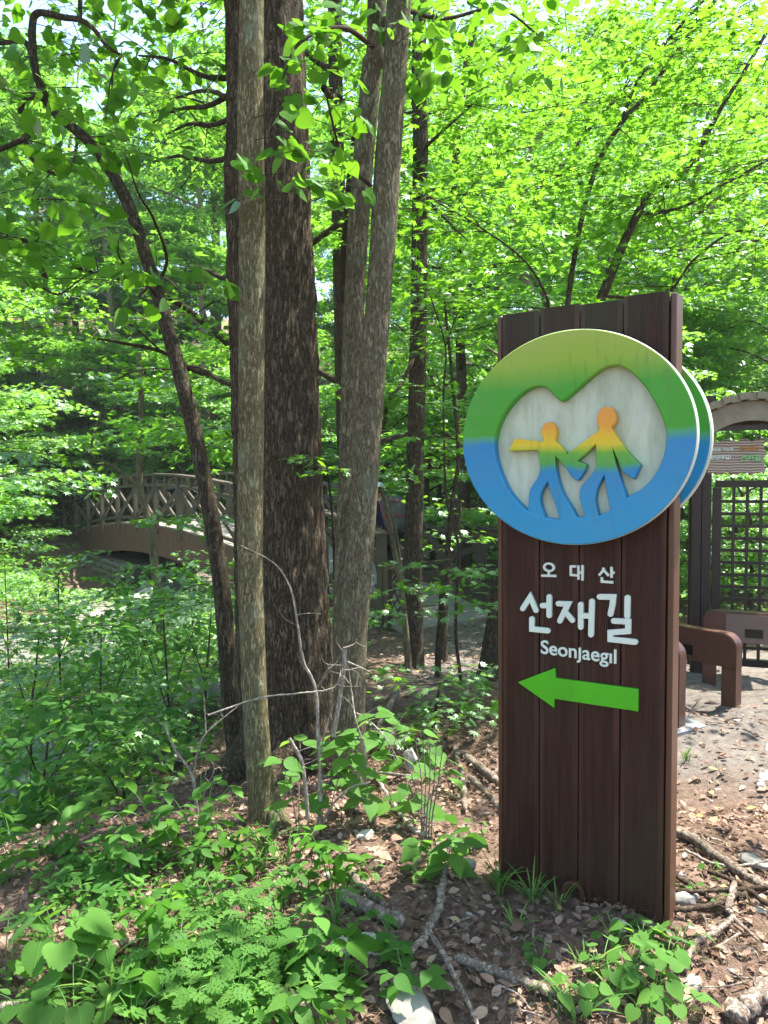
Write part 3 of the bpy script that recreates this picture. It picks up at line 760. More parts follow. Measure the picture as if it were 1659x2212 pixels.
# rusty hoop in the ground in front of the sign
hp = hit(1238, 1950); a_ = np.linspace(0, math.pi, 13)
mb = MB(); P = [np.array([.032, .0, -.06])]+[np.array([.032*math.cos(x), 0, .04+.032*math.sin(x)]) for x in a_]+[np.array([-.032,0,-.06])]
mb.tube(P, .0085, 8); o = mb.build('rusty_hoop', MAT['rust'], None, True); o.location = hp; o.rotation_euler = (0,0,-.5)
tag(o, 'small rusty iron hoop sticking out of the ground at the foot of the trail sign', 'hoop')

# ------------------------------------------------------------------ trellis gate with barrel roof, hanging board
gP = at(1510, 1452, 5.9); gdir = np.array([math.cos(.35), -math.sin(.35), 0]); gN = np.array([-gdir[1]*1.0, gdir[0], 0])  # gN points away from the camera
gz0 = float(gz(gP[0], gP[1]))
gate = empty('trellis_gateway', (gP[0], gP[1], gz0))
tag(gate, 'dark brown trellis gateway under a small arched slat roof', 'gateway')
GO = np.array([gP[0], gP[1], gz0])
def gpt(u, n, z): return np.array([gP[0], gP[1], 0]) + gdir*u + gN*n + np.array([0,0,z])
zt = float(at(1510, 1046, 5.85)[2])
def gb(name, a, b, w_, h, mat='gate_wood', upv=(0,0,1)): return beam(gate, GO, name, a, b, w_, h, mat, upv)
for u0 in (0.0, 1.30):
    for du in (-.036, .036):
        gb('post', gpt(u0+du, 0, gz0-.2), gpt(u0+du, 0, 2.03), .13, .066, 'gate_wood', tuple(gdir))
        gb('post', gpt(u0+du, .55, gz0-.2), gpt(u0+du, .55, 2.03), .13, .066, 'gate_wood', tuple(gdir))
u0, u1 = .105, 1.20
gb('trellis_frame', gpt(u0-.003,.02,zt), gpt(u1,.02,zt), .06, .055)
gb('trellis_frame', gpt(u0-.003,.02,gz0+.12), gpt(u1,.02,gz0+.12), .06, .055)
gb('trellis_frame', gpt(u0+.01,.02,gz0+.15), gpt(u0+.01,.02,zt-.03), .06, .062, upv=tuple(gdir))
u = u0+.13
while u < u1:
    gb('trellis_slat', gpt(u,.012,gz0+.15), gpt(u,.012,zt-.028), .016, .022, upv=tuple(gdir)); u += .097
z = gz0+.235
while z < zt-.05:
    gb('trellis_slat', gpt(u0+.04,.034,z), gpt(u1,.034,z), .020, .024); z += .097
# roof: two curved gable beams, slats laid across, tie beams below
RC = .34; RR = .66; ztop = float(at(1593, 853, 5.7)[2])
def arc(th, r_): return RC + r_*math.sin(th), ztop - RR + r_*math.cos(th)
ths = np.linspace(-.95, .95, 33)
for n0 in (-.16, .60):
    V, Fc = [], []
    for th in ths:
        for r_, dn in ((RR-.055,-.03),(RR-.055,.03),(RR-.20,.03),(RR-.20,-.03)):
            uu, zz = arc(th, r_); V.append(gpt(uu, n0+dn, zz)-GO)
    for k in range(len(ths)-1):
        for j in range(4): Fc.append((k*4+j, k*4+(j+1)%4, k*4+4+(j+1)%4, k*4+4+j))
    Fc += [(0,3,2,1), tuple(len(V)-4+j for j in range(4))]
    mb = MB(); mb.add(V, Fc); mb.build('gable_beam', MAT['roof_slat'], gate)
th = -.93; k = 0
while th < .93:
    uu, zz = arc(th, RR-.027+(.010 if k%2 else 0)); upv = gdir*math.sin(th)+np.array([0,0,math.cos(th)])
    gb('roof_slat', gpt(uu, -.24-(.02 if k%2 else 0), zz), gpt(uu, .68, zz), .066, .052, 'roof_slat', tuple(upv)); th += .092; k += 1
gb('hanger_bar', gpt(.02,-.155,ztop-.255), gpt(.62,-.155,ztop-.255), .05, .035); gb('tie_beam', gpt(-.10,.60,1.93), gpt(1.40,.60,1.93), .06, .09)
for u0 in (0., 1.30): gb('side_beam', gpt(u0,-.24,2.05), gpt(u0,.68,2.05), .16, .05)
# hanging board
bc = at(1588, 987, 5.75)
hb = empty('hanging_board', bc, -.35); tag(hb, 'rippled wooden name board hung by chains under the arched roof', 'sign board')
bwid, bh = .405, .262
nu, nv = 40, 12; V = []
for j in range(nv+1):
    for i_ in range(nu+1):
        x = (i_/nu-.5)*bwid; zz = (j/nv-.5)*bh
        edge = .008*math.sin(i_*.55)+.006*math.sin(i_*1.3+2)
        if j in (0, nv): zz += edge
        if i_ in (0, nu): x += .008*math.sin(j*1.1)
        V.append((x, -.014 + .005*math.sin(j*2.6+i_*.10), zz))
n1_ = len(V); V += [(x, .014, zz) for x, y, zz in V]
Fc = []
for j in range(nv):
    for i_ in range(nu):
        a0 = j*(nu+1)+i_; Fc.append((a0, a0+1, a0+nu+2, a0+nu+1)); Fc.append((n1_+a0, n1_+a0+nu+1, n1_+a0+nu+2, n1_+a0+1))
for i_ in range(nu):
    a0 = i_; Fc.append((a0+1, a0, n1_+a0, n1_+a0+1)); a0 = nv*(nu+1)+i_; Fc.append((a0, a0+1, n1_+a0+1, n1_+a0))
for j in range(nv):
    a0 = j*(nu+1); Fc.append((a0, a0+nu+1, n1_+a0+nu+1, n1_+a0)); a0 = a0+nu; Fc.append((a0+nu+1, a0, n1_+a0, n1_+a0+nu+1))
m_, t, out = new_mat('board_wood')
sx = N(t,'ShaderNodeSeparateXYZ'); t.links.new(N(t,'ShaderNodeTexCoord').outputs['Object'], sx.inputs[0])
wv = math_n(t,'SINE', math_n(t,'ADD', math_n(t,'MULTIPLY', sx.outputs[2], 300), math_n(t,'MULTIPLY', noise(t, coords(t), 8, 2), 9)))
col = ramp(t, math_n(t,'MULTIPLY_ADD', wv, .5), [(0,(.14,.10,.075)),(1,(.46,.36,.29))])
t.nodes[-2].inputs[2].default_value = .5
for n_ in t.nodes:
    if n_.type == 'MATH' and n_.operation == 'MULTIPLY_ADD': n_.inputs[2].default_value = .5
principled(t, out, col, .6, None, .3)
mb = MB(); mb.add(V, Fc); mb.build('board', MAT['board_wood'], hb, True)
def board_text(txt, size, x0, z0, mat, bold):
    isl = text_meshes(txt, size, bold, .002)
    for V, Fc in isl:
        mb = MB(); mb.add(np.stack([x0+V[:,0], -.0215-V[:,2], z0+V[:,1]],1), Fc); mb.build('letter', MAT[mat], hb)
board_text('깨달음 치유의', .0285, -.180, .048, 'white_letter', .0008)
board_text('천년옛길!', .0375, -.178, -.016, 'white_letter', .0011)
board_text('오대산', .034, .070, .052, 'letter_orange', .0012)
board_text('선재길', .052, .034, -.030, 'letter_green', .0018)
a_ = np.linspace(0,2*math.pi,20); mb = MB(); mb.tube([(.050+.015*math.cos(x), -.0225, .064+.015*math.sin(x)) for x in a_], .0035, 6); mb.build('ring_mark', MAT['letter_orange'], hb)
for cx_ in (-.16, .165):
    ch = None
    for k in range(5):
        z0 = bh/2+.0+k*.026
        pts = [np.array([cx_ + (.009*math.cos(x) if k%2 else 0), (0 if k%2 else .009*math.cos(x)), z0+.017*math.sin(x)]) for x in np.linspace(0,2*math.pi,13)]
        mb = MB(); mb.tube(pts, .0032, 5, False); o = mb.build('chain_link', MAT['chain'], hb)

# ------------------------------------------------------------------ low barriers
def barrier(a, b, h, label, inlay=None, panel=False):
    a = np.array([a[0],a[1],float(gz(a[0],a[1]))]); b = np.array([b[0],b[1],float(gz(b[0],b[1]))])
    d = b-a; d[2] = 0; L = np.linalg.norm(d); rz = math.atan2(d[1], d[0])
    root = empty('barrier', (a[0],a[1],min(a[2],b[2])), rz); tag(root, label, 'barrier', 'low brown timber barriers by the gateway')
    th = .085; lw = .095; pz = h-.215; r_ = .085
    def solid(name, loop, mat, y0, y1, par):
        n = len(loop); V = [(x, y0, z) for x, z in loop] + [(x, y1, z) for x, z in loop]
        Fc = [tuple(range(n)), tuple(range(2*n-1, n-1, -1))] + [(k, n+k, n+(k+1)%n, (k+1)%n) for k in range(n)]
        mb = MB(); mb.add(V, Fc); me = mb.mesh(name)
        bm = bmesh.new(); bm.from_mesh(me); bmesh.ops.recalc_face_normals(bm, faces=bm.faces)
        bmesh.ops.bevel(bm, geom=[e for e in bm.edges if abs((e.verts[0].co-e.verts[1].co).y) < 1e-5], offset=.006, segments=2, affect='EDGES', clamp_overlap=True)
        bm.to_mesh(me); bm.free(); return obj(name, me, MAT[mat], par)
    arcp = lambda cx_, cz, a0, a1: [(cx_+r_*math.cos(q), cz+r_*math.sin(q)) for q in np.linspace(a0, a1, 9)]
    head = [(0, pz), (L, pz)] + arcp(L-r_, h-r_, 0, math.pi/2) + arcp(r_, h-r_, math.pi/2, math.pi)
    solid('head_panel', head, 'barrier_wood', -th/2, th/2, root)
    for x0 in (0, L-lw):
        solid('leg', [(x0+.001,-.25),(x0+lw-.001,-.25),(x0+lw-.001,pz-.001),(x0+.001,pz-.001)], 'barrier_wood', -th/2+.001, th/2-.001, root)
    if panel:
        mb = MB(); mb.box(((L)/2+.05, -th/2-.002, h-.115), (L-.20, .012, .20)); mb.build('face_plate', MAT['barrier_panel'], root)
    if inlay is not None:
        mb = MB(); mb.box((inlay, -th/2-(.0075 if panel else .0015), h-.145), (.115, .006, .062)); mb.build('sensor_window', MAT['black_inlay'], root)
barrier((1.62,5.28), (2.20,4.54), .545, 'low brown barrier with a dark window and rounded corner, middle one right of the sign', .60)
barrier((2.30,5.30), (3.15,4.92), .555, 'low brown barrier with a plain face plate standing against the trellis', .33, True)
barrier((1.20,4.78), (1.70,4.17), .55, 'low brown barrier seen end on, right beside the trail sign', None)
def slab(name, pts, label, h=.03):
    P = np.array([hit(*p)[:2] for p in pts]); zz = max(float(gz(*p)) for p in P)+.012
    c0 = P.mean(0); root_z = zz
    V = [(*(p-c0), 0) for p in P] + [(*(p-c0), -h) for p in P]; n = len(P)
    mb = MB(); mb.add(V, [tuple(range(n)), tuple(range(2*n-1,n-1,-1))]+[(k,n+k,n+(k+1)%n,(k+1)%n) for k in range(n)])
    me = mb.mesh(name); bm = bmesh.new(); bm.from_mesh(me); bmesh.ops.recalc_face_normals(bm, faces=bm.faces)
    bmesh.ops.bevel(bm, geom=bm.edges[:], offset=.004, segments=1, affect='EDGES'); bm.to_mesh(me); bm.free()
    o = obj(name, me, MAT['metal_plate']); o.location = (c0[0], c0[1], zz); tag(o, label, 'plate')
slab('metal_plate', [(1440,1600),(1528,1573),(1490,1553),(1400,1575)], 'grey metal plate on the ground beside the end-on barrier')
slab('metal_plate', [(1633,1700),(1760,1720),(1790,1625),(1655,1610)], 'grey metal plate cut by the right edge of the photo')

# ------------------------------------------------------------------ hiker on the bridge
pt_ = 1.45
hx = at(838, 1200, 11.55); pz = deck_z(pt_)+.02
def skin_obj(name, verts, edges, radii, mat, parent, root=0, sub=2):
    me = bpy.data.meshes.new(name); me.from_pydata([tuple(v) for v in verts], edges, [])
    o = bpy.data.objects.new(name, me); COL.objects.link(o)
    md = o.modifiers.new('skin','SKIN'); md.use_smooth_shade = True
    sv = me.skin_vertices[0].data
    for k, r_ in enumerate(radii): sv[k].radius = (r_, r_) if np.isscalar(r_) else r_
    sv[root].use_root = True
    s = o.modifiers.new('sub','SUBSURF'); s.levels = sub; s.render_levels = sub
    bpy.context.view_layer.update()
    m2 = bpy.data.meshes.new_from_object(o.evaluated_get(bpy.context.evaluated_depsgraph_get()))
    bpy.data.objects.remove(o); m2.polygons.foreach_set('use_smooth', [True]*len(m2.polygons))
    m2.materials.clear(); m2.materials.append(MAT[mat]); return link(bpy.data.objects.new(name, m2), parent)
hik = empty('person', (hx[0], hx[1], pz), math.atan2(BD[1], BD[0]))     # local +x = walking direction
tag(hik, 'hiker in navy shirt with grey and red backpack walking over the footbridge', 'person')
# one continuous body: legs mid-stride, leaning trunk, neck, arms
bv = [(0,0,.84),(.0,.10,.80),(.10,.10,.46),(.02,.10,.08),(.16,.10,.035),
      (0,-.10,.80),(.02,-.10,.44),(-.20,-.10,.14),(-.08,-.10,.04),
      (.04,0,1.02),(.11,0,1.24),(.155,0,1.36),(.19,0,1.44),
      (.13,.17,1.31),(.10,.24,1.08),(.28,.22,.93),(.36,.20,.92),
      (.13,-.17,1.31),(.06,-.24,1.07),(.22,-.24,.90),(.30,-.22,.88)]
be = [(0,1),(1,2),(2,3),(3,4),(0,5),(5,6),(6,7),(7,8),(0,9),(9,10),(10,11),(11,12),(10,13),(13,14),(14,15),(15,16),(10,17),(17,18),(18,19),(19,20)]
br_ = [(.13,.15),.085,.06,.045,.04,.085,.06,.045,.04,(.12,.145),(.12,.16),.07,.05,.06,.048,.036,.03,.06,.048,.036,.03]
skin_obj('body', bv, be, br_, 'skin', hik)
shv = [(.0,0,.86),(.04,0,1.02),(.11,0,1.24),(.15,0,1.355),(.13,.17,1.32),(.105,.235,1.13),(.13,-.17,1.32),(.07,-.235,1.12)]
skin_obj('shirt', shv, [(0,1),(1,2),(2,3),(2,4),(4,5),(2,6),(6,7)], [(.15,.17),(.145,.165),(.14,.175),.075,.078,.068,.078,.068], 'navy_cloth', hik)
trv = [(0,0,.86),(0,.10,.78),(.10,.10,.46),(.02,.10,.12),(0,-.10,.78),(.02,-.10,.44),(-.18,-.10,.17)]
skin_obj('trousers', trv, [(0,1),(1,2),(2,3),(0,4),(4,5),(5,6)], [(.15,.17),.11,.085,.07,.11,.085,.07], 'trouser_cloth', hik)
for sx_, sy, sz in ((.07,.10,.045),(-.14,-.10,.07)):
    skin_obj('shoe', [(sx_-.08,sy,sz),(sx_+.03,sy,sz-.005),(sx_+.14,sy,sz-.015)], [(0,1),(1,2)], [.05,.05,.04], 'pack_cloth', hik)
bm = bmesh.new(); bmesh.ops.create_uvsphere(bm, u_segments=20, v_segments=14, radius=.5)
for v in bm.verts:
    c_ = v.co; s_ = 1 - .18*max(0,-c_.z)*2
    nose = .05*math.exp(-((c_.y/.09)**2+((c_.z+.02)/.10)**2)) if c_.x > .3 else 0
    v.co = (c_.x*.20*s_+nose, c_.y*.155*s_, c_.z*.235)
me = bpy.data.meshes.new('head'); bm.to_mesh(me); bm.free(); me.polygons.foreach_set('use_smooth',[True]*len(me.polygons))
hd = obj('head', me, MAT['skin'], hik); hd.location = (.235,0,1.535); hd.rotation_euler = (0,.22,0)
for s_ in (-1,1):
    skin_obj('ear', [(-.005,s_*.078,-.02),(-.012,s_*.085,.015)], [(0,1)], [.014,.017], 'skin', hd, 0, 1)
    mb = MB(); mb.tube([(.088,s_*.032,.012),(.096,s_*.032,.012)], .010, 8); mb.build('eye', MAT['hair'], hd)
mb = MB(); mb.bar((.088,-.025,-.058),(.088,.025,-.058),.008,.01); mb.build('mouth', MAT['red_cloth'], hd)
V, Fc = [], []
for k, (zz, r_) in enumerate(((-.05,1.03),(.0,1.05),(.05,1.02),(.09,.8),(.112,.5),(.122,.1))):
    for a_ in np.linspace(0,2*math.pi,20,endpoint=False):
        fr = .55 if k == 0 and math.cos(a_) > .2 else 1
        V.append((.104*r_*math.cos(a_)-.006, .082*r_*math.sin(a_), zz if not(k==0 and math.cos(a_)>.2) else .02))
for k in range(5):
    for j in range(20): Fc.append((k*20+j, k*20+(j+1)%20, k*20+20+(j+1)%20, k*20+20+j))
mb = MB(); mb.add(V, Fc); mb.build('hair', MAT['hair'], hd, True)
V, Fc = [], []
for k, (zz, r_) in enumerate(((.035,1.10),(.08,1.07),(.115,.85),(.132,.5),(.138,.05))):
    for a_ in np.linspace(0,2*math.pi,20,endpoint=False): V.append((.106*r_*math.cos(a_), .086*r_*math.sin(a_), zz))
for k in range(4):
    for j in range(20): Fc.append((k*20+j, k*20+(j+1)%20, k*20+20+(j+1)%20, k*20+20+j))
b0 = len(V); V += [(.09,-.07,.04),(.09,.07,.04),(.19,.05,.025),(.19,-.05,.025),(.09,-.07,.045),(.09,.07,.045),(.19,.05,.032),(.19,-.05,.032)]
Fc += [(b0,b0+1,b0+2,b0+3),(b0+7,b0+6,b0+5,b0+4),(b0,b0+3,b0+7,b0+4),(b0+1,b0+5,b0+6,b0+2),(b0+3,b0+2,b0+6,b0+7)]
mb = MB(); mb.add(V, Fc); mb.build('cap', MAT['cap_cloth'], hd, True)
for s_ in (-1,1):   # hands with five bent fingers
    w0 = np.array([.36,.20,.92]) if s_ > 0 else np.array([.30,-.22,.88])
    hv = [w0, w0+[.05,0,-.015]]; he = [(0,1)]; hr = [.028,.032]
    for f_ in range(4):
        y_ = (f_-1.5)*.019; L_ = (.9,1.0,.95,.75)[f_]
        b_ = len(hv); hv += [w0+[.075,y_,-.018], w0+[.075+.032*L_,y_,-.030], w0+[.075+.045*L_,y_,-.055*L_-.01]]
        he += [(1,b_),(b_,b_+1),(b_+1,b_+2)]; hr += [.010,.009,.008]
    b_ = len(hv); hv += [w0+[.03,-s_*.035,-.02], w0+[.06,-s_*.05,-.035]]; he += [(0,b_),(b_,b_+1)]; hr += [.011,.009]
    skin_obj('hand', hv, he, hr, 'skin', hik, 0, 1)
# backpack
bm = bmesh.new(); bmesh.ops.create_cube(bm, size=1.0); bmesh.ops.subdivide_edges(bm, edges=bm.edges[:], cuts=5, use_grid_fill=True)
for v in bm.verts:
    c_ = v.co; r_ = c_.length; rr_ = (abs(c_.x)**4+abs(c_.y)**4+abs(c_.z)**4)**.25
    k_ = .5/max(rr_,1e-4)*max(abs(c_.x),abs(c_.y),abs(c_.z))/.5 if rr_ else 1
    q = c_*k_; bul = 1+.06*math.sin(q.z*9)
    v.co = (q.x*.27*bul, q.y*.36, q.z*.58)
me = bpy.data.meshes.new('backpack'); bm.to_mesh(me); bm.free(); me.polygons.foreach_set('use_smooth',[True]*len(me.polygons))
pk = obj('backpack', me, MAT['pack_cloth']); 
Mh = Matrix.Translation((hx[0],hx[1],pz)) @ Matrix.Rotation(math.atan2(BD[1],BD[0]),4,'Z') @ Matrix.Translation((-.165,0,1.20)) @ Matrix.Rotation(.32,4,'Y')
pk.matrix_world = Mh; tag(pk, 'grey backpack with red trim on the back of the hiker', 'backpack')
for zz, s_ in ((.12,1),(-.10,1)):
    mb = MB(); mb.bar((-.142,-.15,zz),(-.142,.15,zz+.05),.02,.007); mb.build('red_strap', MAT['red_cloth'], pk)
mb = MB(); mb.bar((-.05,.186,-.22),(.06,.186,.20),.012,.010,(0,1,0)); mb.build('side_trim', MAT['red_cloth'], pk)
mb = MB(); mb.box((-.03,.16,-.27),(.10,.05,.03)); mb.build('red_strap', MAT['red_cloth'], pk, bevel=.01)
for s_ in (-1,1):
    mb = MB(); mb.tube(catmull([(.12,s_*.09,.22),(.25,s_*.10,.24),(.33,s_*.11,.05),(.30,s_*.13,-.12),(.15,s_*.14,-.20)],12), .016, 6); mb.build('shoulder_strap', MAT['pack_cloth'], pk, True)

# ================================================================== vegetation
def fan(outline, c_, zf):
    P = np.array([c_]+list(outline), float); n = len(outline)
    V = np.stack([P[:,0], P[:,1], zf(P[:,0], P[:,1])], 1)
    return V, np.array([(0, k+1, (k+1)%n+1) for k in range(n)])
def polar_leaf(lobes, valley, c_=(0,.34), droop=.25, base=True):
    """palmate outline: lobes = [(angle from tip, radius)]"""
    a = sorted(lobes); out_ = []
    for k, (th, r_) in enumerate(a):
        if k:
            tm = (a[k-1][0]+th)/2; out_.append((tm, valley))
        out_.append((th, r_))
    out_.append((180, c_[1]*.55))
    pts = [(c_[0]+r_*math.sin(math.radians(th)), c_[1]+r_*math.cos(math.radians(th))) for th, r_ in out_]
    return fan(pts, c_, lambda x, y: -droop*(x**2+(y-c_[1])**2))
def half_leaf(right, fold=.25, curl=.12):
    """leaf from its right-hand outline, folded along the midrib"""
    R_ = np.array(right); n = len(R_)
    mid = np.stack([np.zeros(n), np.linspace(R_[0,1], R_[-1,1], n)], 1)
    V = np.vstack([np.c_[mid, np.zeros(n)], np.c_[R_, np.zeros(n)], np.c_[-R_[:,0], R_[:,1], np.zeros(n)]])
    V[:,2] = fold*np.abs(V[:,0]) - curl*V[:,1]**2 - .35*V[:,0]**2
    F = []
    for k in range(n-1):
        for off, flip in ((n,False),(2*n,True)):
            q = [k, off+k, off+k+1, k+1]
            for tri in ((q[0],q[1],q[2]),(q[0],q[2],q[3])):
                if len({tuple(np.round(V[i_],6)) for i_ in tri}) < 3: continue
                F.append(tri[::-1] if flip else tri)
    return V, np.array(F)
T_MAPLE = polar_leaf([(0,.66),(-40,.62),(40,.62),(-78,.54),(78,.54),(-118,.40),(118,.40)], .25)
T_STAR5 = polar_leaf([(0,.66),(-52,.60),(52,.60),(-102,.46),(102,.46)], .24)
T_STAR3 = (np.array([(0,.05,0),(-.55,.62,-.06),(0,.42,0),(.55,.62,-.06),(-.17,.40,0),(.17,.40,0),(0,1,-.1)]), np.array([(0,2,1),(0,3,2),(4,5,6)]))
T_HEART = half_leaf([(0,.10),(.15,.0),(.32,.04),(.44,.20),(.45,.40),(.36,.62),(.19,.82),(.07,.95),(0,1.05)], .22, .15)
T_OVATE = half_leaf([(0,0),(.13,.10),(.23,.28),(.25,.46),(.19,.68),(.08,.88),(0,1.0)], .30, .18)
T_OVATE_S = half_leaf([(0,0),(.2,.2),(.25,.45),(.14,.78),(0,1.0)], .30, .18)
def toothed(pts, teeth, amp):
    P = catmull(pts, teeth*2+1); P[0,0] = 0; P[-1,0] = 0
    for k in range(1, len(P)-1):
        if k % 2: P[k,0] += amp; P[k,1] += amp*.6
    return P
T_SERR = half_leaf(toothed([(0,.06),(.2,.0),(.40,.10),(.47,.32),(.40,.58),(.22,.82),(0,1.0)], 13, .035), .2, .2)
T_SERR2 = half_leaf(toothed([(0,0),(.20,.08),(.34,.26),(.33,.46),(.20,.72),(.07,.92),(0,1.08)], 11, .035), .2, .2)
mug = []
for k in range(4):
    y0 = .12+k*.21; wdt = (.26,.42,.40,.26)[k]
    mug += [(.05,y0),(wdt*.7,y0+.05),(wdt,y0+.19),(wdt*.72,y0+.17),(wdt*.62,y0+.26),(wdt*.40,y0+.19),(.08,y0+.17)]
T_MUG = half_leaf([(0,0)]+mug+[(0,1.05)], .15, .15)
T_FIR = half_leaf([(0,0),(.22,.15),(.05,.2),(.25,.38),(.05,.42),(.2,.62),(.04,.66),(.12,.85),(0,1.0)], -.05, .1)
LEAFMESH = {}
def leaf_mesh(key, tpl, mat):
    if (key,mat) not in LEAFMESH:
        me = mesh_np('leaf', tpl[0], tpl[1], smooth=True); me.materials.append(MAT[mat]); LEAFMESH[key,mat] = me
    return LEAFMESH[key,mat]
def nrm(v): return v/(np.linalg.norm(v, axis=-1, keepdims=True)+1e-9)
def leaf_rot(d, n):
    y = nrm(d); x = nrm(np.cross(y, n)); z = np.cross(x, y); return np.stack([x,y,z], -1)
UP = np.array([0,0,1.])
class Crown:
    def __init__(s, seed=0): s.p=[]; s.d=[]; s.n=[]; s.s=[]; s.tw=[]; s.r=np.random.default_rng(seed)
    def spray(s, p, d, L, n, size, tilt=.35, droop=.15, width=.8, hang=.1, twigs=4, tr=.004):
        r = s.r; d = nrm(np.asarray(d,float)); side = np.cross(d, UP); side = nrm(side); upn = np.cross(side, d)
        t = r.uniform(.12,1,n)**.8; lat = r.uniform(-1,1,n)*width*L*.5*(np.sin(np.pi*np.clip(t,.05,.98))**.6+.12)
        z = -droop*L*(t**2+(lat/L)**2) + r.normal(size=n)*.025*L
        P = np.asarray(p) + d*(L*t)[:,None] + side*lat[:,None] + upn*z[:,None]
        D = d*.7 + side*(np.sign(lat)*r.uniform(.15,1.1,n))[:,None] + r.normal(size=(n,3))*.25 - UP*hang*r.uniform(.3,1.7,n)[:,None]
        Nn = upn + r.normal(size=(n,3))*tilt
        s.p.append(P); s.d.append(D); s.n.append(Nn); s.s.append(size*r.uniform(.65,1.25,n))
        if twigs:
            q = np.linspace(0,.95,5); s.tw.append((np.asarray(p)+d*(L*q)[:,None]+upn*(-droop*L*q**2)[:,None], tr*(1.25-q)))
            for k in range(twigs-1):
                t0 = r.uniform(.15,.7); b = np.asarray(p)+d*L*t0-upn*droop*L*t0**2
                e = b + (d*r.uniform(.3,.6)+side*r.choice([-1,1])*r.uniform(.5,1)*width)*L*.45*(1.1-t0) - upn*droop*L*.15
                s.tw.append((np.stack([b,(b+e)/2+upn*.02*L,e]), np.array([.6,.45,.25])*tr))
    def merge(s): return (np.concatenate(a) for a in (s.p, s.d, s.n, s.s))
    def leaves_mesh(s, tpl, org, mask=None):
        P, D, Nn, S = s.merge()
        if mask is not None: P, D, Nn, S = P[mask], D[mask], Nn[mask], S[mask]
        R_ = leaf_rot(D, Nn)*S[:,None,None]; n = len(P); k = len(tpl[0])
        V = np.einsum('nij,kj->nki', R_, tpl[0]) + (P-org)[:,None,:]
        F = tpl[1][None] + (np.arange(n)*k)[:,None,None]
        return mesh_np('leaves', V.reshape(-1,3), F.reshape(-1,3), np.repeat(s.r.random(n), k))
    def twig_mesh(s, org, sides=3):
        Vs, Fs, b = [], [], 0
        for P, r_ in s.tw:
            V, F = tube_np(P, r_, sides); Vs.append(V-org); Fs.append(F+b); b += len(V)
        return mesh_np('twigs', np.concatenate(Vs), np.concatenate(Fs))
    def build(s, root, org, tpl, key, mat, n_ind=0, twig='twig_dark'):
        org = np.asarray(org)
        mask = None
        if n_ind:
            P, D, Nn, S = s.merge(); x, y, f = project(P)
            ok = (x>0)&(x<1659)&(y>0)&(y<2212)&(f>.3)
            sc = np.where(ok, S/np.maximum(f,.3), 0); idx = np.argsort(-sc)[:n_ind]; idx = idx[sc[idx]>0]
            mask = np.ones(len(P), bool); mask[idx] = False
        cr_ = obj('crown', s.leaves_mesh(tpl, org, mask), MAT['leaf_'+mat], root); cr_['kind'] = 'stuff'
        if s.tw: obj('twigs', s.twig_mesh(org), MAT[twig], root)['kind'] = 'stuff'
        if n_ind:
            me = leaf_mesh(key, tpl, 'leafo_'+mat); R_ = leaf_rot(D[idx], Nn[idx])
            for j, k in enumerate(idx):
                o = bpy.data.objects.new('leaf', me); link(o, cr_)
                M = Matrix(R_[j].tolist()).to_4x4() @ Matrix.Scale(float(S[k]), 4); M.translation = Vector(P[k]-org); o.matrix_basis = M
        return cr_

def trunk_mesh(P, R_, sides=24, n=120, ridge=.05, seed=0, lump=.06, fiss=9., org=(0,0,0)):
    Q = catmull(P, n); rr = np.interp(np.linspace(0,1,n), np.linspace(0,1,len(R_)), R_)
    def disp(i_, a, Pp):
        zz = Pp[:,2][:,None]*np.ones(len(a)); ca = np.cos(a)[None,:]*np.ones((len(Pp),1)); sa = np.sin(a)[None,:]*np.ones((len(Pp),1))
        return 1 + lump*fbm(ca*1.3+seed, sa*1.3, zz*1.6, seed=seed, oct=2) + ridge*(np.abs(vnoise(ca*fiss, sa*fiss, zz*5.5, seed=seed+3))-.35)
    V, F = tube_np(Q, rr, sides, disp)
    return mesh_np('trunk', V-np.asarray(org), F, smooth=True)
def path3(pts): return np.array([at(*p) for p in pts])
def limb(root, org, pts, r0, r1, mat, name='limb', seed=0):
    pts = np.asarray(pts); n = max(10, len(pts)*7)
    return obj(name, trunk_mesh(pts, np.linspace(r0, r1, 6), 10, n, .04, seed, .10, 5., org), MAT[mat], root)
def roots_flare(root, org, r_, n, mat, seed):
    r = np.random.default_rng(seed)
    for k in range(n):
        a = 2*math.pi*(k+r.uniform(-.25,.25))/n; L = r_*r.uniform(.8,1.7)
        p0 = np.array([org[0]+math.cos(a)*r_*.45, org[1]+math.sin(a)*r_*.45, org[2]+r_*1.0])
        pts = [p0]
        for q in (.45,.8,1.0):
            x, y = org[0]+math.cos(a+r.normal()*.1)*(r_*.6+L*q), org[1]+math.sin(a)*(r_*.6+L*q)
            pts.append(np.array([x, y, float(gz(x,y))+r_*.28*(1-q)-.015]))
        limb(root, org, pts, r_*.42, r_*.12, mat, 'root', seed+k)

# ------------------------------------------------------------------ the main trees
def tall_top(p, z1, dx=0, dy=0): return [p, (p[0]+dx*.5, p[1]+dy*.5, (p[2]+z1)/2), (p[0]+dx, p[1]+dy, z1)]
def high_crown(C, c0, z0, z1, R_, ns, nl, size, L=(.8,1.5), tilt=.45):
    """sprays round a trunk axis, above the frame"""
    for _ in range(ns):
        z = C.r.uniform(z0, z1); k = (z-z0)/(z1-z0); rad = R_*math.sqrt(max(.05, 1-(2*k-.8)**2*.5))*C.r.uniform(.15,.85)
        a = C.r.uniform(0, 2*math.pi); d = np.array([math.cos(a), math.sin(a), C.r.uniform(-.15,.35)])
        C.spray(np.array([c0[0],c0[1],z])+d*rad, d, C.r.uniform(*L), nl, size, tilt, .15, .9, .25, 3, .006)

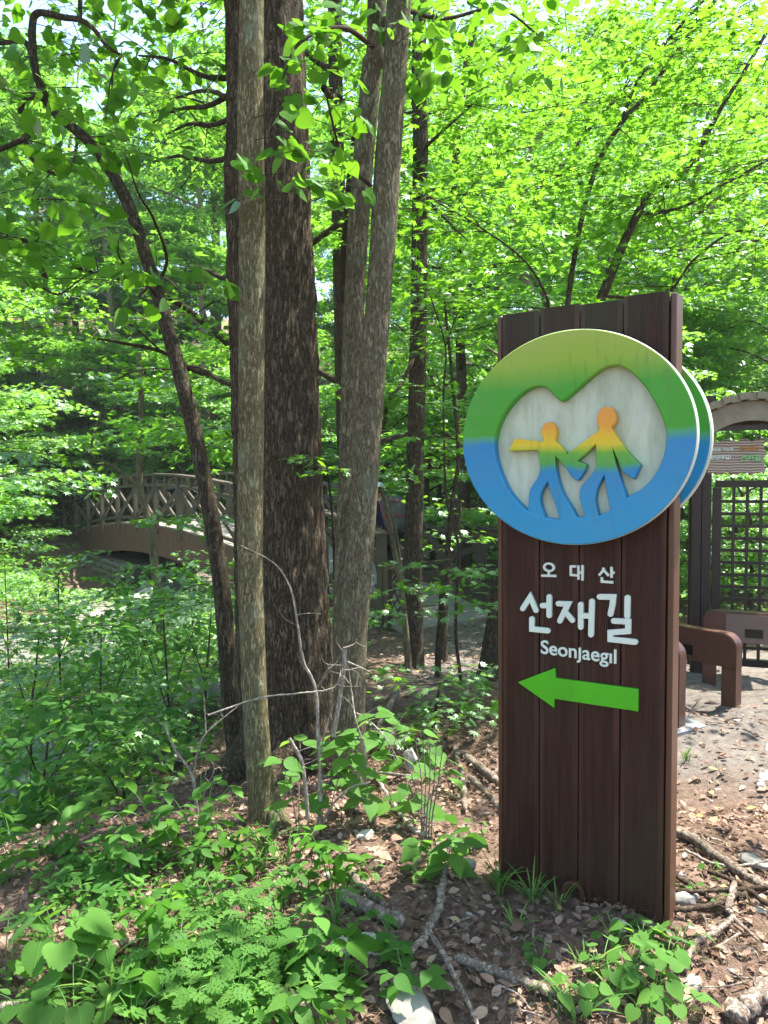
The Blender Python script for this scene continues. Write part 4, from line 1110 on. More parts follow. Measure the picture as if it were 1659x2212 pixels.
# slender tan tree in front
P1 = path3([(580,1800,3.30),(563,1690,3.30),(550,1480,3.30),(541,1200,3.30),(543,900,3.30),(545,500,3.30),(545,0,3.30)])
P1 = np.vstack([P1, tall_top(P1[-1], 10.5, .3, .3)[1:]])
b1 = np.array([P1[0][0], P1[0][1], float(gz(P1[0][0],P1[0][1]))]); P1[0] = b1-[0,0,.12]
t1 = empty('slender_tree', b1); tag(t1, 'slender straight tree with tan lichened bark in front of the thick dark trunk', 'tree')
obj('trunk', trunk_mesh(P1, [.088,.062,.056,.055,.056,.0575,.058,.05,.04,.02], 32, 260, .035, 1, .05, 10., b1), MAT['bark_tan'], t1)
roots_flare(t1, b1, .08, 5, 'bark_tan', 11)
C = Crown(1); high_crown(C, P1[-1][:2], 4.6, 10.5, 2.2, 34, 24, .085); C.build(t1, b1, T_HEART, 'heart', 'heart')
# thick dark trunk
P2 = path3([(632,1690,4.4),(628,1600,4.4),(612,1350,4.4),(606,1150,4.4),(592,800,4.4),(577,400,4.4),(570,0,4.4)])
P2 = np.vstack([P2, tall_top(P2[-1], 17, -.2, .4)[1:]])
b2 = gp(P2[0][0], P2[0][1]); P2[0] = b2-[0,0,.2]
t2 = empty('thick_tree', b2); tag(t2, 'thick tree with dark furrowed bark, the widest trunk left of centre', 'tree')
obj('trunk', trunk_mesh(P2, [.37,.31,.285,.270,.258,.247,.24,.21,.17,.07], 120, 420, .085, 4, .04, 22., b2), MAT['bark_dark'], t2)
roots_flare(t2, b2, .30, 7, 'bark_dark', 21)
C = Crown(2); high_crown(C, P2[-1][:2], 7, 16, 3.2, 60, 46, .11)
for q, e in (((500,330),(330,350)),((490,190),(330,265)),((495,240),(360,290)),((485,170),(300,120)),((500,590),(400,590)),((505,830),(390,790)),((670,190),(740,215)),((660,100),(720,60))):
    a = at(q[0]+30, q[1], 4.45); e3 = at(e[0], e[1], 4.9+.4*C.r.random()); pts = [a, (a*2+e3)/3+[0,0,-.03], (a+2*e3)/3+[0,0,.02], e3]
    limb(t2, b2, pts, .020, .006, 'bark_mid', 'limb', int(q[1]))
    if q[1] < 400:
        for k in range(5):
            s = C.r.uniform(.3,1); d = nrm(e3-a)*.5 + C.r.normal(size=3)*[.5,.5,.15]; C.spray(a+(e3-a)*s, d, .5, 16, .07, .3, .2, .7, .2, 3)
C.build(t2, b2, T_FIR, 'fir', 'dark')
# twin-stemmed tree
Q3 = path3([(757,1655,3.9),(757,1520,3.9),(765,1330,3.9),(787,1050,3.9),(806,800,3.9),(829,500,3.9),(845,250,3.9),(862,0,3.9)])
Q3 = np.vstack([Q3, tall_top(Q3[-1], 11, .5, -.1)[1:]])
b3 = gp(Q3[0][0], Q3[0][1]); Q3[0] = b3-[0,0,.15]
t3 = empty('twin_stem_tree', b3); tag(t3, 'two-stemmed tree with mottled grey bark right of the thick dark trunk', 'tree')
obj('trunk', trunk_mesh(Q3, [.105,.075,.073,.071,.070,.068,.065,.062,.05,.02], 36, 260, .035, 6, .07, 10., b3), MAT['bark_grey'], t3)
S3 = path3([(746,1560,3.97),(742,1330,4.03),(747,1150,4.08),(756,900,4.12),(768,600,4.12),(782,380,4.1),(803,150,4.1),(814,0,4.1)])
S3 = np.vstack([S3, tall_top(S3[-1], 10, .1, .5)[1:]])
obj('second_stem', trunk_mesh(S3, [.06,.058,.057,.056,.056,.055,.053,.05,.04,.02], 32, 240, .035, 8, .06, 10., b3), MAT['bark_grey'], t3)
roots_flare(t3, b3, .09, 5, 'bark_grey', 31)
C = Crown(3); high_crown(C, Q3[-1][:2], 4.4, 10.5, 2.6, 44, 28, .085)
lb_ = path3([(806,100,3.85),(740,60,3.5),(650,90,3.3),(610,170,3.2)]); limb(t3, b3, lb_, .014, .004, 'twig_dark', 'limb', 5)
lb2 = path3([(800,400,3.9),(745,350,3.7),(715,250,3.5),(690,130,3.4)]); limb(t3, b3, lb2, .010, .003, 'twig_dark', 'limb', 6)
for (px, py, d, n) in ((620,60,3.2,9),(640,130,3.2,9),(615,210,3.2,8),(600,290,3.2,7),(640,320,3.25,8),(610,370,3.2,6),(680,70,3.3,8),(690,330,3.4,7),(720,180,3.5,8),(740,240,3.6,8),(760,90,3.6,8),(700,420,3.6,6),(745,400,3.7,6),(590,240,3.1,5),(720,20,3.4,8),(650,400,3.3,6),(560,420,3.2,4),(500,350,3.05,4)):
    d_ = np.array([C.r.normal(), -.3, .1]); C.spray(at(px,py,d)-nrm(d_)*.1, d_, .22, n, .075, .55, .25, 1.0, .5, 3, .002)
for _ in range(44):     # hanging sprays at the top, to the right of the stems
    px, py = C.r.uniform(840,1230), C.r.uniform(-60,190)*1.0
    if py > 190-(px-840)*.10: continue
    d_ = np.array([C.r.normal(), C.r.normal()*.5, .05]); C.spray(at(px,py,C.r.uniform(3.6,5.0)), d_, .3, 9, .075, .5, .25, 1.0, .5, 3, .002)
limb(t3, b3, path3([(868,20,3.9),(960,40,4.1),(1080,20,4.2),(1180,90,4.3)]), .013, .004, 'twig_dark', 'limb', 9)
C.build(t3, b3, T_HEART, 'heart', 'heart', 220)
# leaning tree on the left
P4 = path3([(520,1660,4.75),(500,1520,4.75),(476,1250,4.8),(436,1010,4.85),(392,820,4.9),(338,630,4.95),(272,430,5.0),(195,310,5.0),(125,250,5.0),(92,205,5.0)])
b4 = gp(P4[0][0], P4[0][1]); P4[0] = b4-[0,0,.12]
t4 = empty('leaning_tree', b4); tag(t4, 'slim grey tree leaning left with crooked upper limbs and heart-shaped leaves', 'tree')
obj('trunk', trunk_mesh(P4, [.075,.061,.056,.053,.049,.044,.039,.035,.030,.027], 26, 220, .03, 12, .07, 9., b4), MAT['bark_mid'], t4)
for k, (pts, r0, r1) in enumerate((
    ([(98,212,5.0),(76,150,5.0),(70,60,5.0),(84,28,5.0),(140,38,4.9),(170,42,4.8),(200,60,4.7),(232,100,4.6),(262,120,4.6)], .028, .010),
    ([(172,42,4.8),(178,-30,4.8),(210,-160,4.8)], .016,.010),
    ([(76,150,5.0),(58,95,5.1),(20,92,5.2),(-40,100,5.3)], .022,.012),
    ([(100,210,5.0),(55,210,4.9),(45,245,4.9),(60,290,4.85),(30,310,4.8),(-30,335,4.8)], .026,.015),
    ([(55,305,4.85),(70,345,4.8),(105,370,4.8),(140,378,4.8),(158,350,4.85),(166,310,4.95)], .014,.010),
    ([(262,120,4.6),(245,150,4.5),(240,230,4.5)], .007,.003),
    ([(262,120,4.6),(240,170,4.6),(228,260,4.6)], .006,.003),
    ([(340,640,4.95),(305,600,4.6),(260,560,4.2),(255,520,4.0)], .010,.003),
    ([(338,620,4.95),(360,560,4.6),(330,470,4.2),(300,420,4.0),(270,330,3.8)], .011,.003),
    ([(330,600,4.95),(300,640,4.2),(350,600,3.6),(400,640,3.3)], .008,.002))):
    limb(t4, b4, path3(pts), r0, r1, 'bark_mid' if k < 5 else 'twig_dark', 'limb', 40+k)
C = Crown(4)
while len(C.p) < 150:
    px, py = C.r.uniform(-200,480), C.r.uniform(-260,640)
    if py > 640-(px+30)*.75: continue
    if 330 < px < 480 and 90 < py < 330 and C.r.random() < .6: continue
    d_ = np.array([C.r.normal(), C.r.normal()*.6, .1]); C.spray(at(px,py,C.r.uniform(3.7,6.6)), d_, C.r.uniform(.3,.55), 11, .088, .55, .2, 1.0, .45, 3, .003)
for (px, py, d, n) in ((300,590,3.3,7),(345,585,3.3,6),(390,590,3.25,7),(420,610,3.2,6),(270,590,3.3,5),(410,655,3.15,3),(330,650,3.3,5),(180,490,3.3,5),(235,470,3.3,4)):
    C.spray(at(px,py,d), np.array([C.r.normal(),-.3,.0]), .16, n, .075, .7, .2, 1.1, .7, 2, .002)
for _ in range(40):
    C.spray(np.array([C.r.uniform(-3.6,-.6), C.r.uniform(3.6,6.5), C.r.uniform(4.3,6.5)]), np.array([C.r.normal(),C.r.normal(),.1]), .6, 18, .088, .5, .2, 1, .4, 3, .004)
C.build(t4, b4, T_HEART, 'heart', 'heart', 300)
# mid-distance rough trunk behind the twin stems
P5 = path3([(898,1520,6.6),(895,1400,6.6),(893,1200,6.6),(897,1000,6.6),(902,800,6.6),(905,600,6.6),(908,300,6.6),(905,120,6.6)])
P5 = np.vstack([P5, tall_top(P5[-1], 11, .2, .5)[1:]])
b5 = gp(P5[0][0], P5[0][1]); P5[0] = b5-[0,0,.15]
t5 = empty('rough_bark_tree', b5); tag(t5, 'narrow upright tree with scaly brown bark in front of the near bridge end', 'tree')
obj('trunk', trunk_mesh(P5, [.11,.085,.08,.078,.073,.070,.066,.062,.05,.02], 32, 220, .06, 15, .05, 9., b5), MAT['bark_mid'], t5)
for k, pts in enumerate(([(905,330,6.6),(960,280,6.4),(1050,200,6.2)],[(910,420,6.6),(960,470,6.5),(1010,520,6.3)],[(900,760,6.6),(860,840,6.2),(835,850,6.0)],[(905,250,6.6),(860,240,6.5),(800,260,6.3)])):
    limb(t5, b5, path3(pts), .02, .005, 'bark_mid', 'limb', 60+k)
C = Crown(5); high_crown(C, P5[-1][:2], 5.2, 11, 2.4, 30, 46, .08)
for _ in range(70):
    d_ = np.array([C.r.normal(), C.r.normal(), .1]); C.spray(at(C.r.uniform(650,1150), C.r.uniform(-60,420), C.r.uniform(6.6,9.5)), d_, C.r.uniform(.6,1.1), 36, .08, .35, .12, .9, .15, 3, .004)
C.build(t5, b5, T_STAR5, 'star5', 'maple')
# dark maple stem leaning behind the sign, its limbs fan out above the sign
P6 = path3([(1040,1530,5.6),(1055,1450,5.6),(1075,1330,5.6),(1110,1150,5.65),(1170,950,5.7),(1235,780,5.75),(1300,640,5.8),(1345,530,5.8),(1395,425,5.8)])
b6 = gp(P6[0][0], P6[0][1]); P6[0] = b6-[0,0,.12]
t6 = empty('maple_tree', b6); tag(t6, 'maple leaning to the right behind the trail sign, its bright crown spread above it', 'tree')
obj('trunk', trunk_mesh(P6, [.095,.085,.075,.062,.05,.042,.037,.033,.028], 26, 180, .04, 18, .06, 8., b6), MAT['bark_mid'], t6)
L6 = [([(1395,425,5.8),(1410,402,5.8),(1445,398,5.75),(1480,370,5.7),(1512,320,5.7),(1560,230,5.6),(1610,150,5.6),(1690,10,5.6)], 0.026,0.013),
      ([(1375,460,5.8),(1430,458,5.7),(1490,440,5.6),(1560,400,5.5),(1680,335,5.4)], 0.015,0.008),
      ([(1235,780,5.75),(1190,700,5.5),(1180,640,5.4),(1130,560,5.2),(1020,480,5.0),(910,420,4.8)], 0.013,0.003),
      ([(1200,880,5.7),(1240,560,6.2),(1285,370,6.3),(1340,270,6.3),(1395,205,6.3),(1470,100,6.2),(1560,-20,6.1)], 0.024,0.015),
      ([(1340,270,6.3),(1375,180,6.3),(1440,90,6.3),(1530,-10,6.3)], 0.015,0.010),
      ([(1300,640,5.8),(1430,640,5.8),(1500,560,5.7),(1590,500,5.6),(1680,520,5.5)], 0.013,0.007)]
C = Crown(6)
for k, (pts, r0, r1) in enumerate(L6):
    Q = path3(pts); limb(t6, b6, Q, r0, r1, 'bark_mid', 'limb', 70+k)
    Qd = catmull(Q, 40)
    for _ in range(15):
        q = Qd[C.r.integers(8,40)]; a = C.r.uniform(0,2*math.pi); d_ = np.array([math.cos(a), math.sin(a), C.r.uniform(-.1,.25)])
        C.spray(q, d_, C.r.uniform(.6,1.1), 34, .075, .35, .12, .9, .15, 4, .004)
n0 = len(C.p)
while len(C.p) < n0+135:
    px, py = C.r.uniform(870,1700), C.r.uniform(60,1000)
    if py > 620 and px > 960: continue
    d_ = np.array([C.r.normal(), C.r.normal(), .1]); C.spray(at(px,py,C.r.uniform(4.9,7.6)), d_, C.r.uniform(.5,.9), 30, .072, .35, .12, .9, .15, 4, .003)
for _ in range(10):
    C.spray(np.array([C.r.uniform(.2,5), C.r.uniform(4.4,8.5), C.r.uniform(4.6,7.0)]), np.array([C.r.normal(),C.r.normal(),.1]), 1.0, 40, .078, .35, .12, .9, .15, 3, .004)
C.build(t6, b6, T_MAPLE, 'maple', 'maple', 280)
# several small stems beside the narrow tree
def small_tree(name, label, pts, r0, r1, mat, sprays, leaf=T_MAPLE, key='maple', lm='maple', size=.06, nl=14, L=.4, n_ind=0, seed=0, group=None, cat='tree', limbs=(), tilt=.35, hang=.15):
    Q = path3(pts); b = gp(Q[0][0], Q[0][1]); Q[0] = b-[0,0,.08]
    root = empty(name, b); tag(root, label, cat, group)
    obj('trunk', trunk_mesh(Q, np.linspace(r0,r1,6), 14, 90, .04, seed, .08, 6., b), MAT[mat], root)
    for k, (lp, q0, q1) in enumerate(limbs): limb(root, b, path3(lp), q0, q1, mat, 'limb', seed+k)
    C = Crown(seed+100)
    for (px, py, d) in sprays:
        a = C.r.uniform(0,2*math.pi); d_ = np.array([math.cos(a), math.sin(a), C.r.uniform(-.05,.15)]); d_ = nrm(d_)
        C.spray(at(px,py,d)-d_*L*.4, d_, L*C.r.uniform(.8,1.25), nl, size, tilt, .15, .95, hang, 4, .0025)
    if sprays: C.build(root, b, leaf, key, lm, n_ind)
    return root
R0 = np.random.default_rng(77)
def region(n, x0, x1, y0, y1, d0, d1): return [(R0.uniform(x0,x1), R0.uniform(y0,y1), R0.uniform(d0,d1)) for _ in range(n)]
small_tree('maple_sapling', 'small maple with layered star-shaped leaves in front of the bridge planks', [(945,1470,5.9),(948,1380,5.9),(962,1250,5.8),(975,1100,5.7),(990,980,5.7),(975,800,5.7),(960,650,5.7)], .030, .008, 'bark_mid',
    region(17, 860,1060,1210,1340,4.9,5.5)+region(5,800,960,1000,1060,5.2,5.8)+region(6,880,1060,1060,1180,6.2,7.0)+region(8,880,1000,600,960,5.4,6.4), size=.075, nl=15, n_ind=120, seed=201)
small_tree('maple_shrub', 'low spreading maple shrub on the shaded ground left of the sign', [(935,1585,4.6),(940,1540,4.6),(950,1480,4.6)], .014,.006,'twig_dark',
    region(40, 845,1078,1430,1585,4.0,4.9), size=.06, nl=15, L=.34, n_ind=200, seed=203)
small_tree('dark_stem_tree', 'dark thin forked stem between the narrow tree and the sign', [(885,1500,6.2),(878,1380,6.2),(868,1280,6.2),(850,1180,6.1),(835,1100,6.0),(822,1050,6.0)], .03,.014,'bark_grey',
    region(4,800,900,1010,1060,5.6,6.0), size=.07, nl=12, seed=205, limbs=[([(868,1280,6.2),(862,1200,6.15),(850,1120,6.1),(838,1070,6.1)],.018,.010)])
small_tree('wiry_sapling', 'wiry dark sapling winding upward just left of the round emblem', [(1000,1450,5.5),(985,1380,5.5),(987,1280,5.5),(990,1180,5.5),(965,1080,5.5),(960,980,5.5),(958,850,5.5),(962,750,5.5),(930,640,5.4)], .014,.005,'twig_dark',
    region(9,890,1060,560,760,5.0,5.8)+region(4,900,1000,820,980,5.2,5.8), size=.07, nl=16, L=.5, n_ind=60, seed=207, limbs=[([(962,750,5.5),(1000,660,5.4),(1080,620,5.3)],.006,.002)])
small_tree('forked_tree', 'short forked brown trunk at the bridge entrance behind the maple leaves', [(965,1500,6.9),(955,1400,6.9),(962,1250,6.9),(985,1130,6.9),(990,1080,6.9)], .055,.035,'bark_mid', region(6,920,1060,960,1090,6.6,7.4), size=.07, nl=16, L=.5, seed=209)
small_tree('grey_tree', 'thin grey lichened tree standing in front of the far bridge railing', [(352,1420,9.2),(345,1330,9.2),(332,1200,9.2),(322,1130,9.2),(302,1050,9.2),(303,960,9.2),(305,860,9.2),(300,760,9.2)], .062,.03,'bark_grey',
    region(14,210,420,800,960,8.6,10)+region(6,330,470,1090,1130,6.5,7.2)+region(12,300,470,1200,1300,6.3,7.4), size=.085, nl=26, L=.6, seed=211, n_ind=60, limbs=[([(308,1060,9.2),(250,1010,9.1),(200,985,9.0),(205,930,9.0),(225,880,9.0)],.028,.01)])
small_tree('maple_branch_tree', 'maple beyond the leaning tree with dark flat sprays of leaves', [(660,1400,7.6),(650,1100,7.6),(600,900,7.5),(505,832,7.2),(420,800,6.8),(350,760,6.5),(260,740,6.3),(200,730,6.2)], .04,.008,'twig_dark',
    region(14,120,420,620,740,5.8,6.6)+region(12,250,520,740,840,6.2,7.0)+region(10,380,520,840,980,6.6,7.4), size=.075, nl=30, L=.62, n_ind=150, seed=213, lm='maple', limbs=[([(350,760,6.5),(280,700,6.2),(200,660,6.0)],.010,.003),([(420,800,6.8),(300,800,6.6),(200,850,6.5)],.010,.003)])
small_tree('low_branch_tree', 'small maple twigs hanging against the thick dark trunk', [(725,1380,4.75),(722,1200,4.75),(712,1050,4.7),(700,990,4.3)], .012,.004,'twig_dark', region(6,655,725,960,1015,3.9,4.2), size=.06, nl=9, L=.22, n_ind=60, seed=215)
small_tree('edge_tree', 'dark crooked branches entering at the left edge above the bridge', [(-260,1750,5.2),(-300,1200,5.2),(-250,700,5.2),(-120,520,5.2),(0,505,5.2),(75,528,5.2),(80,565,5.2),(98,600,5.2),(95,625,5.2)], .06,.010,'twig_dark',
    region(14,-80,140,660,1000,4.6,6.0)+region(6,-60,60,900,1100,4.0,4.8), size=.075, nl=26, L=.6, n_ind=80, seed=217, limbs=[([(95,625,5.2),(130,635,5.1),(180,600,5.0),(250,570,4.9)],.008,.003),([(75,528,5.2),(100,490,5.2),(108,470,5.2)],.006,.003)])

# ------------------------------------------------------------------ trees of the wood: a few kinds, copied with their parts
def proto_maple(seed, H, R_, ns, nl, size, tpl, mat='far'):
    r = np.random.default_rng(seed); C = Crown(seed); limbs = []
    tr = catmull([(0,0,-.3),(r.normal()*.1,r.normal()*.1,H*.3),(r.normal()*.3,r.normal()*.3,H*.65),(r.normal()*.4,r.normal()*.4,H*.95)], 30)
    for k in range(9):
        z = H*(.18+.72*k/9); p = tr[int(29*min(.98,(z+.3)/(H*.95+.3)))]; a = k*2.4+r.normal()*.3; Lb = R_*r.uniform(.6,1.05)*(1-.45*abs(k/9-.4))
        e = p+np.array([math.cos(a)*Lb, math.sin(a)*Lb, Lb*r.uniform(.15,.55)]); mid = (p+e)/2+[0,0,.1*Lb]
        limbs.append(np.array([p, mid, e])); Q = catmull([p,mid,e], 12)
        for _ in range(ns//9):
            q = Q[r.integers(3,12)]; aa = a+r.normal()*.9; d_ = np.array([math.cos(aa), math.sin(aa), r.uniform(-.1,.2)])
            C.spray(q, d_, r.uniform(.6,1.2)*R_/2.3, nl, size, .4, .15, .9, .15, 2, .006)
    return C, tr, limbs
def make_proto(seed, H, R_, ns, nl, size, tpl, r0, bark, mat):
    C, tr, limbs = proto_maple(seed, H, R_, ns, nl, size, tpl)
    tm = trunk_mesh(tr, [r0*1.25, r0, r0*.85, r0*.6, r0*.25], 14, 70, .05, seed, .07, 7.); tm.materials.append(MAT[bark])
    cm = C.leaves_mesh(tpl, np.zeros(3)); cm.materials.append(MAT['leaf_'+mat])
    mb = MB()
    lm = []
    for l_ in limbs:
        me = trunk_mesh(l_, [r0*.45, r0*.3, r0*.12], 7, 16, .02, seed, .08, 4.); me.materials.append(MAT[bark]); lm.append(me)
    tw = C.twig_mesh(np.zeros(3)); tw.materials.append(MAT['twig_dark'])
    return tm, cm, lm, tw
PROTO = {
 'm0': make_proto(301, 5.2, 2.4, 135, 84, .095, T_STAR5, .055, 'bark_mid', 'far'),
 'm1': make_proto(302, 6.4, 2.7, 153, 84, .095, T_STAR5, .06, 'bark_grey', 'far'),
 'm2': make_proto(303, 4.0, 2.1, 108, 80, .09, T_STAR5, .045, 'bark_mid', 'far'),
 't0': make_proto(304, 15., 3.8, 234, 85, .17, T_STAR3, .10, 'bark_grey', 'far'),
 's0': make_proto(306, 14., 3.6, 72, 60, .15, T_STAR3, .10, 'bark_mid', 'far'),
 't1': make_proto(305, 18., 4.2, 270, 85, .18, T_STAR3, .12, 'bark_grey', 'far'),
}
def wood_tree(kind, x, y, label, group, name='forest_tree', rz=None, s=1.0):
    tm, cm, lm, tw = PROTO[kind]; z = float(gz(x,y))
    root = empty(name, (x,y,z), R0.uniform(0,6.28) if rz is None else rz); root.scale = (s,s,s*R0.uniform(.92,1.1)); tag(root, label, 'tree', group)
    link(bpy.data.objects.new('trunk', tm), root)
    for l_ in lm: link(bpy.data.objects.new('limb', l_), root)
    c_ = link(bpy.data.objects.new('crown', cm), root); c_['kind'] = 'stuff'
    link(bpy.data.objects.new('twigs', tw), root)['kind'] = 'stuff'
def on(px, d): return at(px, 1017, d)[:2]
GM = 'maples of the wood behind the bridge'; GT = 'tall trees of the wood behind the bridge'
k = 0
def scatter_trees(cells, kinds, label, group, name):
    for (px, d) in cells:
        px += R0.uniform(-30,30); d *= R0.uniform(.95,1.05); x, y = on(px, d)
        wood_tree(kinds[R0.integers(len(kinds))], x, y, label, group, name, None, R0.uniform(.85,1.2))
# behind the bridge on the left slope
scatter_trees([(px, d) for d in (26,31,38) for px in range(-260, 1000, 160)], ['m0','m1'], 'leafy maple on the wooded slope beyond the footbridge', GM, 'slope_maple')
scatter_trees([(px, d) for d in (32,40,50) for px in range(-300, 1900, 150)], ['t0','t1'], 'tall forest tree rising on the far wooded slope', GT, 'slope_tree')
scatter_trees([(px, d) for d in (21.5,24) for px in range(-280, 0, 110)]+[(px,25) for px in range(150,1000,130)], ['m0','m1','m2'], 'maple on the bank right behind the footbridge', 'maples on the bank behind the footbridge', 'bank_maple')
scatter_trees([(px, 28) for px in (-240,-60,110,270,450)], ['t0','t1'], 'tall forest tree at the foot of the far wooded slope', GT, 'slope_tree')
# right of the bridge, behind the gate and the sign
scatter_trees([(px, d) for d in (10.5,14,18.5,24) for px in range(1190, 2000, 175) if not (d < 12 and px > 1350)], ['m0','m1','m2'], 'maple with bright layered leaves in the thicket behind the gateway', 'maples behind the gateway', 'thicket_maple')
scatter_trees([(px, d) for d in (17,21.5) for px in (800, 960, 1120)], ['m0','m2'], 'maple crowding the far side of the bridge railing', 'maples along the bridge', 'bridge_maple')
scatter_trees([(-150,14),(-90,20),(-300,10),(20,29),(-280,17),(60,28)], ['m1','m0'], 'maple on the left bank beside the far end of the footbridge', 'maples on the left bank', 'bank_maple')
for px, d in ((1250,13),(1420,17),(1600,22),(1780,24),(1120,18),(1330,22),(1520,26)):
    x, y = on(px, d); wood_tree('m1', x, y, 'tall bright maple rising above the trail sign', 'tall maples above the sign', 'tall_maple', None, 1.7)
for px, d in ((1440,8.6),(1530,9.2),(1620,8.4),(1720,9.0),(1490,10.6),(1600,11.0),(1690,10.4),(1400,10.2)):
    x, y = on(px, d); wood_tree('m2', x, y, 'leafy bush close behind the trellis gateway', 'bushes behind the gateway', 'bush', None, .5)
for px, d, lab in ((757,8.6,'slim tree added behind the twin stems, its leaves shading the stream'),(552,7.5,'slim tree added behind the slender tan trunk to shade the gully')):
    x, y = on(px, d); wood_tree('s0', x, y, lab, None, 'gully_shade_tree', None, .9)  # added with hidden trunks so that their crowns shade the gully
# tall trees whose crowns shade the place from above, trunks outside the frame; the one behind the bridge rail is added to shade the gully
for (x, y, kd) in ((11.5,9.5,'s0'),(2.2,-3.5,'s0'),(-4.5,-1.5,'s0'),(1.6,14.2,'s0')):
    wood_tree(kd, x, y, 'tall tree outside the frame whose crown shades the clearing' if y < 14 else 'slim tall tree added behind the bridge rail to shade the gully', 'shade trees round the clearing' if y < 14 else None, 'shade_tree' if y < 14 else 'added_tall_tree')

# ------------------------------------------------------------------ saplings and shrubs on the stream bank
SAP = [ # px, py of the foot, depth, height px, n sprays, spread px, leaf kind
 (215,1700,5.2,330,15,150,'o','leafy sapling with dark upright stems in the middle of the left bank'),
 (60,1660,5.6,300,12,120,'m','spreading maple sapling at the left edge below the bridge'),
 (370,1640,6.0,330,13,130,'m','maple sapling leaning over the pale stream boulders'),
 (130,1500,7.6,260,13,130,'m','bushy maple sapling in front of the stone abutment'),
 (300,1520,8.0,240,12,120,'o','broad-leaved sapling in the stream bed below the arch'),
 (440,1560,6.6,260,10,90,'o','broad-leaved sapling close to the leaning tree'),
 (20,1480,9.0,260,12,120,'m','maple sapling at the left edge near the far bridge end'),
 (420,1420,9.5,190,10,90,'m','small maple below the middle of the bridge arch'),
 (90,1790,4.4,250,9,110,'s','young shrub with long drooping leaves at the left edge'),
 (270,1790,4.5,180,8,110,'o','low dark shrub at the brink of the left bank'),
]
for k, (px, py, d, hp_, ns, spd, kd, lab) in enumerate(SAP):
    tpl, key = {'o':(T_OVATE,'ovate'),'m':(T_MAPLE,'maple'),'s':(T_SERR2,'serr2')}[kd]
    r = np.random.default_rng(500+k); sx = r.uniform(-25,25)
    spr = [(px+sx*q+r.normal()*spd*.5, py-hp_*(.05+1.15*q)+r.normal()*10, d+r.normal()*.45) for q in r.uniform(0,1,int(ns*2.3))]
    lim = [([(px+sx*.3,py-hp_*.3,d),(px+sx*.5+j*30,py-hp_*.6,d-.1),(px+sx*.6+j*60,py-hp_*.85,d-.2)],.006,.002) for j in (-1,1)]
    small_tree('sapling', lab, [(px,py,d),(px+sx*.3,py-hp_*.35,d),(px+sx*.7,py-hp_*.7,d),(px+sx,py-hp_,d)], .012,.004,'twig_dark', spr, tpl, key, ('dark','ground','dark','maple')[k%4], .085 if kd!='m' else .075, 20, .46, 60, 500+k, limbs=lim, cat='sapling')

# ------------------------------------------------------------------ rocks
r = np.random.default_rng(91); n_r = 0
while n_r < 230:
    s = r.uniform(0, len(sl)-1); q = sl[int(s)]; p = q + r.normal(size=2)*[1.0,1.0]*1.0
    if not (3.2 < p[1] < 22): continue
    if p[1] < 5 and p[0] > -1.9: continue
    sz = r.choice([.16,.24,.34,.5], p=[.4,.3,.2,.1])*r.uniform(.8,1.3); z = float(gz(*p))
    rock('stream_rock', (p[0],p[1],z), (sz, sz*r.uniform(.7,1), sz*r.uniform(.6,.9)), 'grey-white rock lying in the stream bed under the left bank', ('rock','rock_pale')[int(r.random()<.55)], int(r.integers(6)), r.uniform(0,6.3), (r.normal()*.2,r.normal()*.2), 'rocks in the stream bed'); n_r += 1
for (px, py, d, s, mt, ms, lab) in (
   (308,1345,13.5,(.75,.6,.30),'rock_pale',1,'flat tan boulder sunlit below the bridge arch'),
   (305,1290,15.0,(.7,.6,.5),'rock_pale',2,'pale sunlit boulder against the abutment corner'),
   (318,1240,15.6,(.55,.5,.55),'rock_pale',3,'upper pale boulder right under the bridge fascia'),
   (360,1390,11.5,(.8,.6,.35),'rock_pale',4,'long pale boulder in the sunny stream bed'),
   (470,1480,7.2,(.8,.6,.7),'rock',5,'big grey boulder beside the leaning tree'),
   (420,1640,6.2,(.55,.4,.3),'rock_pale',0,'white angular boulder left of the leaning tree base'),
   (230,1600,6.4,(.5,.45,.35),'rock_pale',2,'pale boulder behind the upright sapling stems'),
   (310,1700,5.6,(.42,.3,.25),'rock_pale',3,'small white boulder at the foot of the left bank'),
   (1300,1400,8.5,(.4,.3,.15),'rock_pale',3,'flat pale stone on the path behind the sign')):
    p = at(px,py,d); z = float(gz(p[0],p[1])); p[2] = min(p[2]-s[2]*.3, z+.45) if p[2] > z else z
    rock('boulder', p, s, lab, mt, ms, px*.01, (.1,.05))
